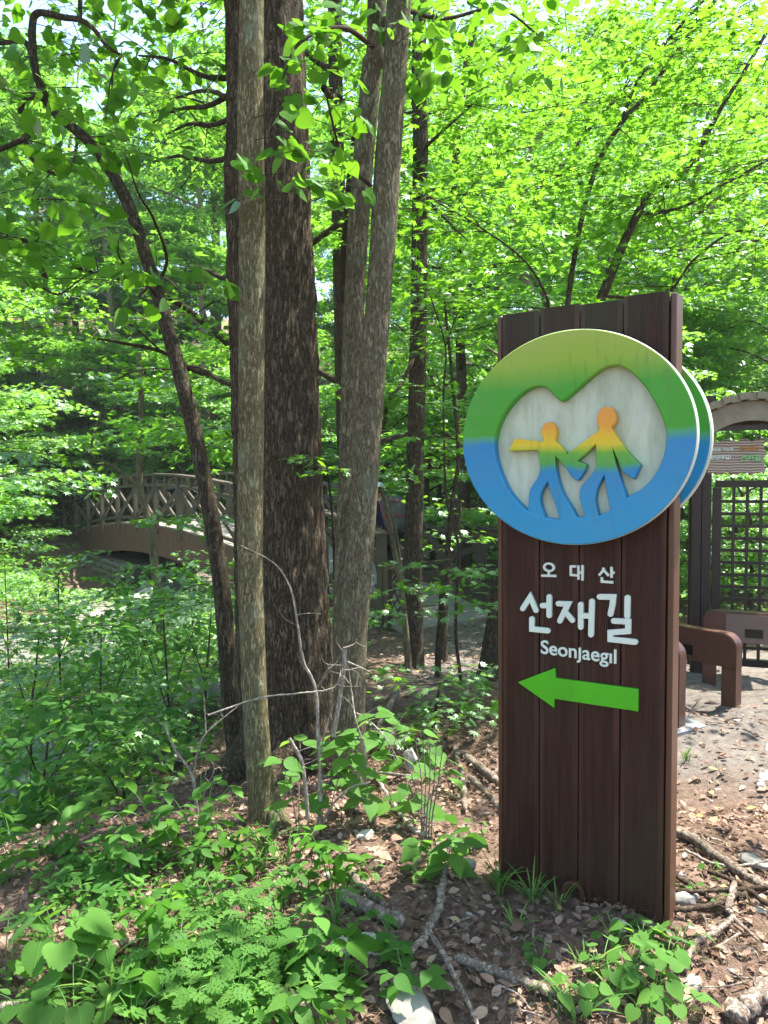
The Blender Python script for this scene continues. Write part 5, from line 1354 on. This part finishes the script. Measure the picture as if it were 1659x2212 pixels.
for (px, py, s, mt, ms, tilt, lab) in (
   (893,1672,(.13,.10,.26),'rock_pale',2,(.25,-.35),'upright grey stone leaning among dry leaves left of the sign'),
   (995,1880,(.13,.10,.10),'rock',1,(0,.2),'mossy stone under the toothed leaves left of the sign foot'),
   (1480,1950,(.12,.09,.11),'rock',3,(0,0),'pale green stone beside the right foot of the sign'),
   (890,2205,(.24,.17,.11),'rock',5,(0,0),'smooth pale cobble at the bottom edge of the photo'),
   (625,2190,(.17,.13,.12),'rock',0,(0,.1),'grey stone under the jagged leaves at the bottom edge'),
   (770,2040,(.22,.12,.06),'rock_pale',4,(0,0),'sunlit white flat stone between the fallen branches'),
   (1430,1945,(.07,.06,.05),'rock',2,(0,0),'small stone against the lower right corner of the sign'),
   (1560,1880,(.07,.06,.05),'rock_pale',1,(0,0),'small pale stone among the sticks on the right'),
   (1640,1870,(.16,.10,.06),'rock',4,(0,0),'flat yellowish stone near the right edge'),
   (1340,2010,(.09,.07,.05),'rock_pale',5,(0,0),'pale stone half buried in front of the sign'),
   (1360,2120,(.09,.07,.05),'rock',0,(0,0),'stone among the violet leaves'),
   (1500,2130,(.08,.07,.05),'rock',2,(0,0),'mossy stone right of the violet leaves'),
   (1640,1970,(.06,.05,.04),'rock_pale',3,(0,0),'round cream stone at the right edge'),
   (790,1810,(.10,.08,.06),'rock_pale',1,(0,0),'light stone half covered by litter near the twin stems'),
   (840,1590,(.16,.12,.10),'rock',3,(0,0),'dark stone at the foot of the twin stems')):
    rock('stone', hit(px,py), s, lab, mt, ms, px*.013, tilt, cat='stone', sink=.2)
for k in range(46):
    px, py = R0.uniform(600,1659), R0.uniform(1480,2200)
    if 1080 < px < 1450 and py < 1990: continue
    s = R0.uniform(.02,.05); rock('pebble', hit(px,py), (s,s*.8,s*.7), 'small pebble scattered on the leafy ground round the sign', ('rock','rock_pale')[k%2], k%6, k, (0,0), 'pebbles round the sign', 'pebble', .1)

# ------------------------------------------------------------------ fallen branches and dead twigs
def closed_ends(Q, rad):
    d0 = nrm(Q[0]-Q[1]); d1 = nrm(Q[-1]-Q[-2])
    return np.vstack([Q[:1]+d0*rad[0]*.25, Q, Q[-1:]+d1*rad[-1]*.4]), np.concatenate([[rad[0]*.05], rad, [rad[-1]*.05]])
def stick(pts, r0, r1, label, mat='dead_wood', lift=.0, sub=(), name='fallen_branch', group=None):
    P = np.array([hit(*p[:2])+[0,0,(p[2] if len(p) > 2 else 0)] for p in pts]); b = P[0].copy()
    for p in P: p[2] += r0*1.2+.012+lift
    Q = catmull(P, 8*len(P)); rr = np.random.default_rng(int(pts[0][0])); Q[1:-1] += rr.normal(size=(len(Q)-2,3))*r0*.18
    rad = 1.25*np.linspace(r0,r1,len(Q))*(1+.12*rr.normal(size=len(Q)))
    Q, rad = closed_ends(Q, rad); V, F = tube_np(Q, rad, 9)
    o = obj(name, mesh_np(name, V-b, F, smooth=True), MAT[mat]); o.location = b
    # end caps so that broken ends are closed
    tag(o, label, 'branch', group)
    for sp_ in sub:
        P2 = np.array([hit(*p[:2])+[0,0,(p[2] if len(p) > 2 else 0)+r0*1.2+.012+lift] for p in sp_]); Q2 = catmull(P2, 8*len(P2))
        V, F = tube_np(*closed_ends(Q2, np.linspace(r0*.8,r1*.7,len(Q2))*(1+.12*rr.normal(size=len(Q2)))), 8)
        obj('side_branch', mesh_np('side_branch', V-b, F, smooth=True), MAT[mat], o)
    return o
stick([(960,1860),(958,1920),(948,1985),(925,2030),(915,2052),(880,2078),(840,2080)], .013,.008, 'forked grey branch lying left of the sign foot', 'dead_wood', .01, [[(925,2035),(955,2080),(985,2140),(1015,2200),(1035,2250)]])
stick([(985,2085),(1090,2125),(1190,2160),(1330,2200)], .013,.010, 'reddish straight branch crossing under the forked grey branch')
stick([(1455,1805),(1500,1830),(1570,1880),(1640,1925),(1720,1950)], .016,.012, 'thick pale branch running right from behind the sign')
stick([(1450,1895),(1490,1925),(1545,1958),(1580,1965)], .009,.006, 'dark bent branch beside the sign foot', 'twig_dark')
stick([(1588,1930),(1573,1985),(1580,2005),(1555,2030),(1500,2065),(1480,2120)], .010,.006, 'grey crooked branch curving down on the right', 'dead_wood', .015, [[(1580,2005),(1610,2030),(1640,2060)]])
stick([(1280,2120),(1370,2135),(1440,2125),(1500,2080),(1530,2030)], .004,.003, 'thin dark twig looping round the violet leaves', 'twig_dark',.01)
stick([(1440,1945),(1500,1950),(1560,1945),(1659,1940)], .007,.006, 'dark straight stick at the right of the sign', 'twig_dark',.02)
stick([(1450,1985),(1540,1975),(1600,1950),(1680,1930)], .009,.006, 'dark stick crossing the pile on the right', 'twig_dark',.01)
stick([(1480,1850),(1540,1880),(1600,1885),(1680,1870)], .005,.004, 'thin grey stick on the sunny litter', 'twig_pale',.01)
stick([(1530,1905),(1600,1935),(1660,1980),(1700,2000)], .008,.006, 'dark branch slanting through the pile on the right', 'twig_dark',.02)
stick([(1015,1690),(1050,1725),(1100,1780)], .013,.010, 'pale broken branch pointing at the sign', 'dead_wood')
stick([(1000,1640),(1040,1672),(1100,1720)], .016,.014, 'thicker mossy branch behind the pale broken branch', 'dead_wood')
stick([(985,1625),(1000,1700),(1005,1760)], .013,.010, 'short upright-lying limb on the leaves', 'dead_wood')
stick([(730,1870),(780,1930),(835,1975)], .015,.010, 'mossy log end in the shade below the twin stems', 'dead_wood')
stick([(745,1960),(800,1985),(870,2015)], .022,.018, 'reddish rotten log piece near the white flat stone', 'dead_wood')
stick([(545,2165),(620,2190),(700,2215)], .022,.020, 'grey log cut by the bottom edge', 'dead_wood')
stick([(1590,2230),(1630,2190),(1680,2150)], .024,.022, 'thick grey branch in the lower right corner', 'dead_wood')
stick([(775,1640),(820,1700),(880,1790),(930,1820)], .009,.007, 'long lichened stick from the twin stems down the slope', 'twig_pale')
stick([(690,1700),(760,1690),(830,1690),(900,1700)], .008,.006, 'pale stick lying level behind the sprouts', 'twig_pale',.03)
stick([(150,2110),(260,2060),(380,2010)], .013,.009, 'weathered stick in the lower left shade', 'dead_wood')
stick([(0,2190),(60,2180),(150,2170)], .009,.006, 'thin pale stick at the lower left edge', 'twig_pale')
stick([(1240,2200),(1320,2160),(1400,2150)], .007,.005, 'short brown stick below the violet leaves', 'dead_wood')
stick([(860,1500),(830,1560),(800,1610)], .02,.015, 'mossy fallen limb in the dark behind the twin stems', 'dead_wood')
for k in range(120):
    px, py = R0.uniform(560,1659), R0.uniform(1500,2205)
    if 1060 < px < 1470 and py < 2000: continue
    a = R0.uniform(0,3.14); L = R0.uniform(25,110)*(py-1017)/1000
    pts = [(px+math.cos(a)*L*q+R0.normal()*5, py+math.sin(a)*L*q*.5+R0.normal()*3) for q in (-.5,0,.5)]
    if min(p[1] for p in pts) < 1400: continue
    stick(pts, R0.uniform(.002,.0045), .0015, 'small dry twig lying on the leaf litter', ('twig_pale','dead_wood','twig_dark')[k%3], .004, (), 'dry_twig', 'dry twigs on the litter')
def dead_shrub(name, label, lines, mat, base):
    b = hit(*base); root = empty(name, b); tag(root, label, 'shrub')
    for k, (pts, r0, r1) in enumerate(lines):
        Q = catmull(path3(pts), 10*len(pts)); rr = np.random.default_rng(k); Q[1:] += rr.normal(size=(len(Q)-1,3))*min(r0,.004)*.16
        V, F = tube_np(Q, np.linspace(r0,r1,len(Q)), 7); obj('stem', mesh_np('stem', V-b, F, smooth=True), MAT[mat], root)
        for j in range(3 if r0 < .012 and len(pts) > 3 else 1):      # fine side shoots
            q = Q[int(len(Q)*rr.uniform(.35,.95))-1]; dv = nrm(rr.normal(size=3)+[0,0,.5]); Lq = rr.uniform(.06,.16)
            Q2 = catmull([q, q+dv*Lq*.5+rr.normal(size=3)*.008, q+dv*Lq+rr.normal(size=3)*.02], 8)
            V, F = tube_np(Q2, np.linspace(.0016,.0006,8), 5); obj('shoot', mesh_np('shoot', V-b, F, smooth=True), MAT[mat], root)
    return root
dead_shrub('bare_shrub', 'bare pale twigs rising in front of the thick dark trunk', [
   ([(690,1790,3.15),(692,1700,3.15),(688,1600,3.15),(682,1490,3.15),(655,1425,3.15),(640,1330,3.15),(625,1265,3.15),(590,1215,3.15),(520,1178,3.1)],.010,.002),
   ([(450,1545,3.1),(560,1508,3.1),(640,1498,3.1),(715,1488,3.1),(735,1462,3.1),(748,1435,3.1)],.004,.003),
   ([(720,1590,3.2),(732,1520,3.2),(742,1450,3.2),(745,1400,3.2)],.011,.009),
   ([(742,1400,3.2),(765,1392,3.2),(772,1380,3.2)],.004,.002),
   ([(752,1430,3.15),(775,1440,3.1),(800,1452,3.1)],.004,.002),
   ([(760,1700,3.1),(790,1640,3.1),(770,1560,3.1),(760,1500,3.15),(752,1440,3.15)],.004,.003),
   ([(770,1540,3.1),(800,1560,3.05),(830,1590,3.0),(860,1640,3.0)],.004,.002),
   ([(665,1770,3.05),(660,1700,3.05),(650,1640,3.05),(625,1595,3.05)],.009,.007),
   ([(690,1640,3.12),(700,1590,3.1),(720,1520,3.1)],.004,.002),
   ([(682,1490,3.15),(700,1460,3.12),(715,1430,3.1)],.003,.0015),
   ([(700,1770,3.1),(725,1730,3.05),(760,1700,3.0),(800,1690,3.0)],.006,.003)], 'twig_pale', (690,1790))
dead_shrub('bare_sapling', 'bare pale forked sapling on the left between bank and leaning tree', [
   ([(428,1770,3.4),(420,1700,3.4),(408,1660,3.4),(380,1622,3.4),(352,1560,3.4)],.009,.005),
   ([(416,1690,3.4),(428,1620,3.4),(445,1585,3.4),(490,1545,3.4),(540,1505,3.4)],.005,.003),
   ([(445,1585,3.4),(442,1530,3.4),(440,1500,3.4)],.0035,.002),
   ([(452,1780,3.35),(440,1720,3.35),(462,1665,3.35),(455,1640,3.35)],.003,.002)], 'twig_pale', (428,1770))
dead_shrub('bare_stalks', 'bundle of dry brown stalks standing left of the sign', [
   ([(918+dx,1830,2.85),(920+dx*1.2,1760,2.85),(925+dx*1.8,1690,2.85),(922+dx*3,1600,2.85)],.004,.0015) for dx in (-8,-3,2,7,12)], 'dead_wood', (920,1830))

# ------------------------------------------------------------------ foreground plants: every leaf its own piece
def put_leaf(root, org, key, tpl, mat, p, d, n, s):
    me = leaf_mesh(key, tpl, mat); o = bpy.data.objects.new('leaf', me); link(o, root)
    R_ = leaf_rot(np.array([d]), np.array([n]))[0]
    M = Matrix(R_.tolist()).to_4x4() @ Matrix.Scale(float(s), 4); M.translation = Vector(np.asarray(p)-org); o.matrix_basis = M
def stem_obj(root, org, lines, mat='grass'):
    Vs, Fs, b = [], [], 0
    for Q, r0, r1 in lines:
        V, F = tube_np(Q, np.linspace(r0,r1,len(Q)), 5); Vs.append(V-org); Fs.append(F+b); b += len(V)
    o = obj('stems', mesh_np('stems', np.concatenate(Vs), np.concatenate(Fs), smooth=True), MAT[mat], root)
    if len(lines) > 1: o['kind'] = 'stuff'
def upright(px, py, label, h, nst, pairs, tpl, key, size, seed, mat='leafo_ground', spread=.35, name='plant', cat='plant', smat='grass', stag=False, group=None):
    r = np.random.default_rng(seed); b = hit(px,py); root = empty(name, b); tag(root, label, cat, group); lines = []
    for k in range(nst):
        a = r.uniform(0,6.28); hh = h*r.uniform(.7,1.1); lean = spread*hh*r.uniform(.4,1.2)
        off = np.array([math.cos(a),math.sin(a),0]); b0 = b+off*.03*r.random()
        Q = catmull([b0-[0,0,.02], b0+off*lean*.25+[0,0,hh*.4], b0+off*lean*.6+[0,0,hh*.75], b0+off*lean+[0,0,hh]], 14); lines.append((Q, .0028, .0012))
        a0 = r.uniform(0,3.14)
        for j in range(pairs):
            f = .35+.65*j/max(1,pairs-1); q = Q[int(13*f)]; aa = a0+j*1.4
            for s_ in ((0,math.pi) if not stag else (r.uniform(-.5,.5)+(j%2)*math.pi,)):
                d = np.array([math.cos(aa+s_), math.sin(aa+s_), r.uniform(-.15,.35)]); ln = size*(1.1-.35*abs(f-.6))*r.uniform(.75,1.15)
                tip = q+d*ln*.22; lines.append((np.stack([q,tip]), .0014,.001))
                put_leaf(root, b, key, tpl, mat, tip, d-[0,0,.25], np.array([r.normal()*.3+.15, r.normal()*.3-.1, 1]), ln)
        d = np.array([math.cos(a), math.sin(a), .2]); put_leaf(root, b, key, tpl, mat, Q[-1], d, np.array([r.normal()*.3,r.normal()*.3,1]), size*.8)
    stem_obj(root, b, lines, smat)
def rosette(px, py, label, n, h, tpl, key, size, seed, mat='leafo_ground', name='plant', cat='plant', rad=.10, group=None):
    r = np.random.default_rng(seed); b = hit(px,py); root = empty(name, b); tag(root, label, cat, group); lines = []
    for k in range(n):
        a = k*2.4+r.normal()*.3; rr = rad*r.uniform(.35,1.15); hh = h*r.uniform(.55,1.1); off = np.array([math.cos(a),math.sin(a),0])
        b0 = b+off*.015; e = b+off*rr+[0,0,hh]; Q = catmull([b0-[0,0,.015], b+off*rr*.45+[0,0,hh*.65], e], 8); lines.append((Q,.0022,.0013))
        put_leaf(root, b, key, tpl, mat, e, off-[0,0,r.uniform(.1,.6)], UP+off*r.uniform(0,.7)+r.normal(size=3)*.2, size*r.uniform(.7,1.15))
    stem_obj(root, b, lines)
OV = (T_OVATE,'ovate'); HT = (T_HEART,'heart'); SR = (T_SERR,'serr'); S2 = (T_SERR2,'serr2'); MG = (T_MUG,'mug')
# broad-leaved seedlings on the left slope
for k, (px, py, h, ns, pr, sz, lab) in enumerate((
   (300,1885,.26,3,3,.085,'seedling with oval leaves in the shade of the left slope'),
   (355,1850,.30,4,3,.085,'bushy seedling with oval sunlit leaves left of the slender tree'),
   (430,1830,.30,4,3,.08,'bright bushy seedling directly left of the slender tree foot'),
   (480,1870,.22,3,3,.07,'oval-leaved seedling below the slender tree'),
   (235,1930,.22,3,3,.085,'broad seedling at the edge of the lower left shade'),
   (415,1930,.15,3,2,.06,'low sunlit seedling amid the grass tufts'),
   (520,1900,.16,3,3,.06,'pale sunlit seedling beside the grass tufts'),
   (570,1880,.14,3,2,.055,'small bright seedling right of the slender tree foot'),
   (720,1925,.22,3,4,.075,'tall seedling with pointed bright leaves below the bare twigs'),
   (660,1940,.18,3,3,.065,'seedling with pointed leaves left of the taller bright one'),
   (620,1960,.15,3,3,.055,'low seedling under the taller pointed-leaf seedlings'),
   (780,1895,.10,2,2,.05,'tiny seedling beside the mossy log end'),
   (890,1905,.12,3,2,.06,'small seedling in the shade left of the sign'),
   (340,2030,.20,3,3,.075,'round-leaved seedling in the lower left middle'),
   (450,1985,.16,3,3,.06,'seedling above the jagged-leaved herbs'),
   (150,1850,.30,3,3,.09,'seedling in deep shade at the left'),
   (40,1900,.25,3,3,.08,'dark seedling at the left edge'))):
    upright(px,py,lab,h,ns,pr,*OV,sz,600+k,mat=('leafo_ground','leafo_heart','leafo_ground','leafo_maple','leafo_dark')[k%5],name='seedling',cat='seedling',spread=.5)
# linden suckers with large heart leaves
for k, (px, py, h, ns, pr, sz, lab) in enumerate((
   (645,1800,.42,2,3,.105,'sucker with large heart leaves at the left of the bare twigs'),
   (690,1790,.52,2,4,.105,'tall sucker with large heart leaves in front of the thick trunk'),
   (760,1770,.55,2,4,.105,'tallest sucker with heart leaves in front of the twin stems'),
   (820,1790,.36,2,3,.10,'sucker with heart leaves right of the bare twigs'),
   (930,1815,.40,2,3,.10,'sucker with big heart leaves on the dry stalks left of the sign'),
   (985,1720,.34,2,3,.10,'sucker with pale heart leaves close to the sign'),
   (870,1760,.22,2,2,.09,'short sucker with heart leaves before the upright stone'))):
    upright(px,py,lab,h,ns,pr,*S2,sz,700+k,name='sucker',cat='sapling',spread=.45,smat='dead_wood',stag=False)
# coarse toothed leaves lower left
for k, (px, py, n, h, sz, rad, lab) in enumerate((
   (125,2110,11,.24,.115,.13,'cluster of big round toothed leaves in the lower left'),
   (10,2140,7,.20,.10,.12,'big round toothed leaves at the lower left edge'),
   (160,2235,9,.15,.10,.12,'round toothed leaves at the bottom left edge'),
   (285,2225,7,.12,.09,.10,'round toothed leaves at the bottom edge near the jagged herbs'),
   (60,2215,6,.12,.07,.08,'small round leaves in the lower left corner'))):
    rosette(px,py,lab,n,h,*SR,sz,720+k,name='toothed_herb',cat='herb',rad=rad)
for k, (px, py, h, ns, pr, sz, lab) in enumerate((
   (690,2130,.18,2,3,.095,'plant with long pointed toothed leaves near the bottom middle'),
   (740,2150,.16,2,2,.085,'plant with a drooping toothed leaf right of the jagged herbs'),
   (540,2110,.14,2,3,.07,'toothed plant among the jagged herbs'),
   (960,1890,.18,3,3,.09,'shaded plant with broad toothed leaves left of the sign foot'),
   (1010,1840,.16,2,2,.08,'toothed plant against the lower left of the sign'),
   (860,2080,.12,3,3,.055,'dark oval-leaved plant beside the white flat stone'),
   (270,2110,.17,2,3,.075,'large-leaved plant in the lower left middle'),
   (360,2160,.15,3,3,.065,'toothed plant left of the jagged herbs'),
   (880,2170,.14,3,3,.06,'light green plant above the smooth cobble'),
   (650,2200,.14,2,3,.07,'toothed plant at the bottom edge in front of the log'))):
    upright(px,py,lab,h,ns,pr,*S2,sz,740+k,mat=('leafo_ground','leafo_heart','leafo_dark')[k%3],name='toothed_plant',cat='plant',spread=.5)
# jagged (mugwort-like) herbs
for k, (px, py, n) in enumerate(((450,2080,4),(520,2120,5),(430,2170,4),(600,2050,4),(480,2010,3),(560,2175,5),(380,2120,4),(500,2215,5),(640,2120,4),(400,2225,4))):
    upright(px,py,'jagged-leaved herb in the dense patch at the lower left',.14,n,3,*MG,.07,760+k,name='jagged_herb',cat='herb',spread=.55,stag=False,group='jagged herbs in the lower left patch')
# violets in front of the sign and strewn about
for k, (px, py, n, sz) in enumerate(((1330,2050,8,.050),(1385,2040,9,.052),(1440,2080,9,.055),(1300,2100,8,.05),(1360,2110,9,.055),(1415,2150,8,.055),(1470,2050,6,.045),(1320,2160,7,.05),(1260,2180,6,.055),(1450,2200,7,.06),(1200,2180,6,.05),(1390,2200,6,.05))):
    rosette(px,py,'violet-like herb with small heart leaves in the patch before the sign',n,.085,*HT,sz,800+k,name='heart_leaf_herb',cat='herb',rad=.07,group='heart-leaved herbs before the sign')
for k in range(46):
    px, py = R0.uniform(0,1659), R0.uniform(1700,2205)
    if (1060 < px < 1460 and py < 1990) or (px < 560 and py < 1850): continue
    rosette(px,py,'tiny heart-leaved seedling dotted over the leaf litter',int(R0.integers(3,6)),.05,*HT,R0.uniform(.028,.045),830+k,name='tiny_seedling',cat='seedling',rad=.04,group='tiny seedlings on the litter')
for k in range(34):
    px, py = R0.uniform(0,470), R0.uniform(1830,2000)
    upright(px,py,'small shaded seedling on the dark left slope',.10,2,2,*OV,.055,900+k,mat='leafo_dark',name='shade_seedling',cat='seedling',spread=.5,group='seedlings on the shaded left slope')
# grass tufts
def tuft(px, py, label, n, h, seed, wd=.006, group=None):
    r = np.random.default_rng(seed); b = hit(px,py); Vs, Fs = [], []; rnd = []
    for k in range(n):
        a = r.uniform(0,6.28); L = h*r.uniform(.5,1.15); off = np.array([math.cos(a),math.sin(a),0]); side = np.array([-off[1],off[0],0]); b0 = off*r.uniform(0,.03)
        base = len(Vs); bend = r.uniform(.35,.95); rv = r.random()
        for j in range(6):
            f = j/5; p = b0+off*L*bend*f**1.6+UP*L*(f-.55*bend*f**2.2); wv = wd*(1-f**2.2)*(.6+.4*min(1,f*4))
            Vs += [p-side*wv-[0,0,.008*(j==0)], p+side*wv-[0,0,.008*(j==0)]]; rnd += [rv,rv]
        for j in range(5): q = base+2*j; Fs.append((q,q+1,q+3,q+2))
    o = obj('grass_tuft', mesh_np('grass_tuft', np.array(Vs), np.array(Fs), rnd, True), MAT['blade']); o.location = b; tag(o, label, 'grass', group)
for k, (px, py, n, h, lab) in enumerate((
   (505,1850,16,.20,'sunlit broad-bladed grass tuft below the slender tree'),(575,1840,14,.20,'bright grass tuft beside the slender tree foot'),(618,1862,12,.16,'yellowish grass tuft below the suckers'),
   (545,1895,14,.14,'low yellow-green grass tuft in the sun patch'),(1150,1950,26,.17,'dark grass tuft at the middle of the sign foot'),(1075,1925,26,.16,'dark fine grass tuft at the left foot of the sign'),
   (1205,1962,16,.14,'long-bladed grass tuft in front of the sign'),(1265,2105,14,.13,'light grass tuft left of the violet leaves'),(1480,1640,16,.09,'small grass tuft beside the end-on barrier'),
   (250,2170,9,.26,'broad grass blades at the lower left'),(140,2210,8,.24,'pale broad grass blades in the lower left corner'),(420,1960,12,.14,'short grass tuft among the seedlings'),(1245,2215,6,.20,'broad grass blade at the bottom edge in front of the sign'),(730,2000,10,.12,'thin grass tuft near the rotten log'),(1110,2010,14,.11,'thin grass tuft in front of the sign foot'))):
    tuft(px,py,lab,n,h,950+k,.007 if k in (0,1,9,10,12) else .0032)

# ------------------------------------------------------------------ litter and undergrowth
r = np.random.default_rng(5)
def litter(n, xr_, yr_, size, seed, elong=1.0):
    r = np.random.default_rng(seed); x = r.uniform(*xr_, n); y = r.uniform(*yr_, n)
    keep = (stream_dist(x,y) > 1.9+.5*r.random(n)) & ~((x > 1.0) & (y > 3.3) & (y < 7.5) & (x < 5) & (r.random(n) < .8)); x, y = x[keep], y[keep]; n = len(x)
    z = gz(x,y)+.006+.016*fbm(x*7,y*7,seed=21,oct=3)*np.exp(-np.maximum(0,y-6)/3)+r.uniform(0,.014,n)
    a = r.uniform(0,6.28,n); D = np.stack([np.cos(a),np.sin(a),r.normal(size=n)*.22],1); Nn = np.stack([r.normal(size=n)*.38,r.normal(size=n)*.38,np.ones(n)],1)
    return np.stack([x,y,z],1), D, Nn, r.uniform(*size,n)
T_LIT = (np.array([(0,0,0),(.24,.25,.10),(.28,.55,.08),(0,1,.02),(-.26,.55,.14),(-.22,.22,.06),(0,.5,-.06)]), np.array([(0,1,6),(1,2,6),(2,3,6),(3,4,6),(4,5,6),(5,0,6)]))
P, D, Nn, S = (np.concatenate(a) for a in zip(litter(24000,(-2.6,3.6),(1.1,4.6),(.013,.048),1), litter(8000,(-3.5,5.5),(4.6,10),(.02,.06),2), litter(9000,(-14,10),(10,30),(.06,.16),3)))
R_ = leaf_rot(D,Nn)*S[:,None,None]; V = np.einsum('nij,kj->nki',R_,T_LIT[0])+P[:,None,:]; F = T_LIT[1][None]+(np.arange(len(P))*7)[:,None,None]
tag(obj('leaf_litter', mesh_np('leaf_litter', V.reshape(-1,3), F.reshape(-1,3), np.repeat(r.random(len(P)),7)), MAT['litter']), 'dry brown and pinkish leaf litter covering the forest floor', 'leaf litter', kind='stuff')
P, D, Nn, S = litter(90000,(-2.4,3.4),(1.1,5.2),(.025,.06),4)
T_NED = (np.array([(-.02,0,0),(.02,0,0),(0,1,.08)]), np.array([(0,1,2)]))
R_ = leaf_rot(D,Nn)*S[:,None,None]; V = np.einsum('nij,kj->nki',R_,T_NED[0])+P[:,None,:]+[0,0,.008]; F = T_NED[1][None]+(np.arange(len(P))*3)[:,None,None]
tag(obj('needle_litter', mesh_np('needle_litter', V.reshape(-1,3), F.reshape(-1,3), np.repeat(r.random(len(P)),3)), MAT['needles']), 'fine brown needles and stalks strewn through the leaf litter', 'litter', kind='stuff')
for k in range(110):
    px, py = R0.uniform(560,1659), R0.uniform(1560,2205)
    if 1070 < px < 1455 and py < 1985: continue
    p = hit(px,py); a = R0.uniform(0,6.28)
    me = leaf_mesh(('serr2','ovate')[k%2]+'dry', (T_SERR2,T_OVATE)[k%2], 'fallen_leaf'); o = bpy.data.objects.new('fallen_leaf', me); link(o)
    R3 = leaf_rot(np.array([[math.cos(a),math.sin(a),R0.normal()*.1]]), np.array([[R0.normal()*.25,R0.normal()*.25,1.]]))[0]
    M = Matrix(R3.tolist()).to_4x4() @ Matrix.Scale(R0.uniform(.04,.065),4); M.translation = Vector(p+[0,0,.022]); o.matrix_world = M
    tag(o, 'dry curled leaf lying on the sunny forest floor', 'leaf', 'dry leaves on the forest floor')
# low green cover on the slopes and along the stream (nobody could count it)
C = Crown(900)
def cover(n, xr_, yr_, h, L, nl, size, cond):
    k = 0
    while k < n:
        x, y = C.r.uniform(*xr_), C.r.uniform(*yr_)
        if not cond(x,y): continue
        a = C.r.uniform(0,6.28); z = float(gz(x,y))+C.r.uniform(*h)
        qx, qy, qf = project(np.array([x,y,z]))
        if 100 < qx < 540 and 1000 < qy < 1275 and qf < 23: continue
        C.spray(np.array([x,y,z]), np.array([math.cos(a),math.sin(a),.2]), L*C.r.uniform(.7,1.3), nl, size, .45, .25, 1.0, .2, 0); k += 1
near_br = lambda x,y: abs((x-BO[0])*BN[0]+(y-BO[1])*BN[1]-BW/2) < BW/2+.5 and -1 < (x-BO[0])*BD[0]+(y-BO[1])*BD[1] < BLEN+2
cover(650, (-7,-1.6), (4.4,10), (.05,.75), .5, 24, .08, lambda x,y: C.r.random() < .35 or stream_dist(np.array(x),np.array(y)) > 1.2)
cover(950, (-11,-.5), (8,22), (.05,.7), .6, 24, .09, lambda x,y: not near_br(x,y) and (C.r.random() < .45 or stream_dist(np.array(x),np.array(y)) > 1.2))
cover(260, (1.6,9), (6.8,16), (.05,.9), .6, 24, .085, lambda x,y: not near_br(x,y) and not (abs(x-1.2) < 1.0 and y < 11))
tag(obj('undergrowth', C.leaves_mesh(T_STAR5, np.zeros(3)), MAT['leaf_far']), 'low green undergrowth along the stream and behind the gateway', 'undergrowth', kind='stuff')
C = Crown(901)
cover(900, (-22,-8), (9,30), (.05,1.5), .9, 28, .13, lambda x,y: not near_br(x,y))
cover(3000, (-36,28), (22,62), (.1,2.2), 1.3, 26, .18, lambda x,y: not near_br(x,y))
tag(obj('slope_undergrowth', C.leaves_mesh(T_STAR3, np.zeros(3)), MAT['leaf_far']), 'leafy undergrowth covering the far wooded slope', 'undergrowth', kind='stuff')

C = Crown(902)
for k in range(420):
    px, py = C.r.uniform(60,720), C.r.uniform(1830,2230)
    if C.r.random() > .25 + .75*(vnoise(px/90., py/60., seed=77) > -.1): continue
    p = hit(px,py)+[0,0,C.r.uniform(.02,.09)]; a = C.r.uniform(0,6.28)
    C.spray(p, np.array([math.cos(a),math.sin(a),.25]), C.r.uniform(.07,.15), 9, C.r.choice([.022,.03,.042]), .5, .2, 1.1, .1, 0)
tag(obj('ground_cover', C.leaves_mesh(T_OVATE_S, np.zeros(3)), MAT['leaf_ground']), 'tiny mixed green ground cover between the plants on the lower left', 'ground cover', kind='stuff')

# ------------------------------------------------------------------ thin haze volume added for the soft glow in the distance
mb = MB(); mb.box((0,70,23.5),(640,640,54)); hz = obj('haze', mb.mesh('haze')); tag(hz, 'faint pale haze added for the soft glow in the distance', 'haze', kind='stuff')
m_, t, out = new_mat('haze_air'); pv = N(t,'ShaderNodeVolumePrincipled'); pv.inputs['Density'].default_value = .0006; pv.inputs['Color'].default_value = (.92,.97,1,1)
t.links.new(pv.outputs[0], out.inputs['Volume']); hz.data.materials.append(m_)
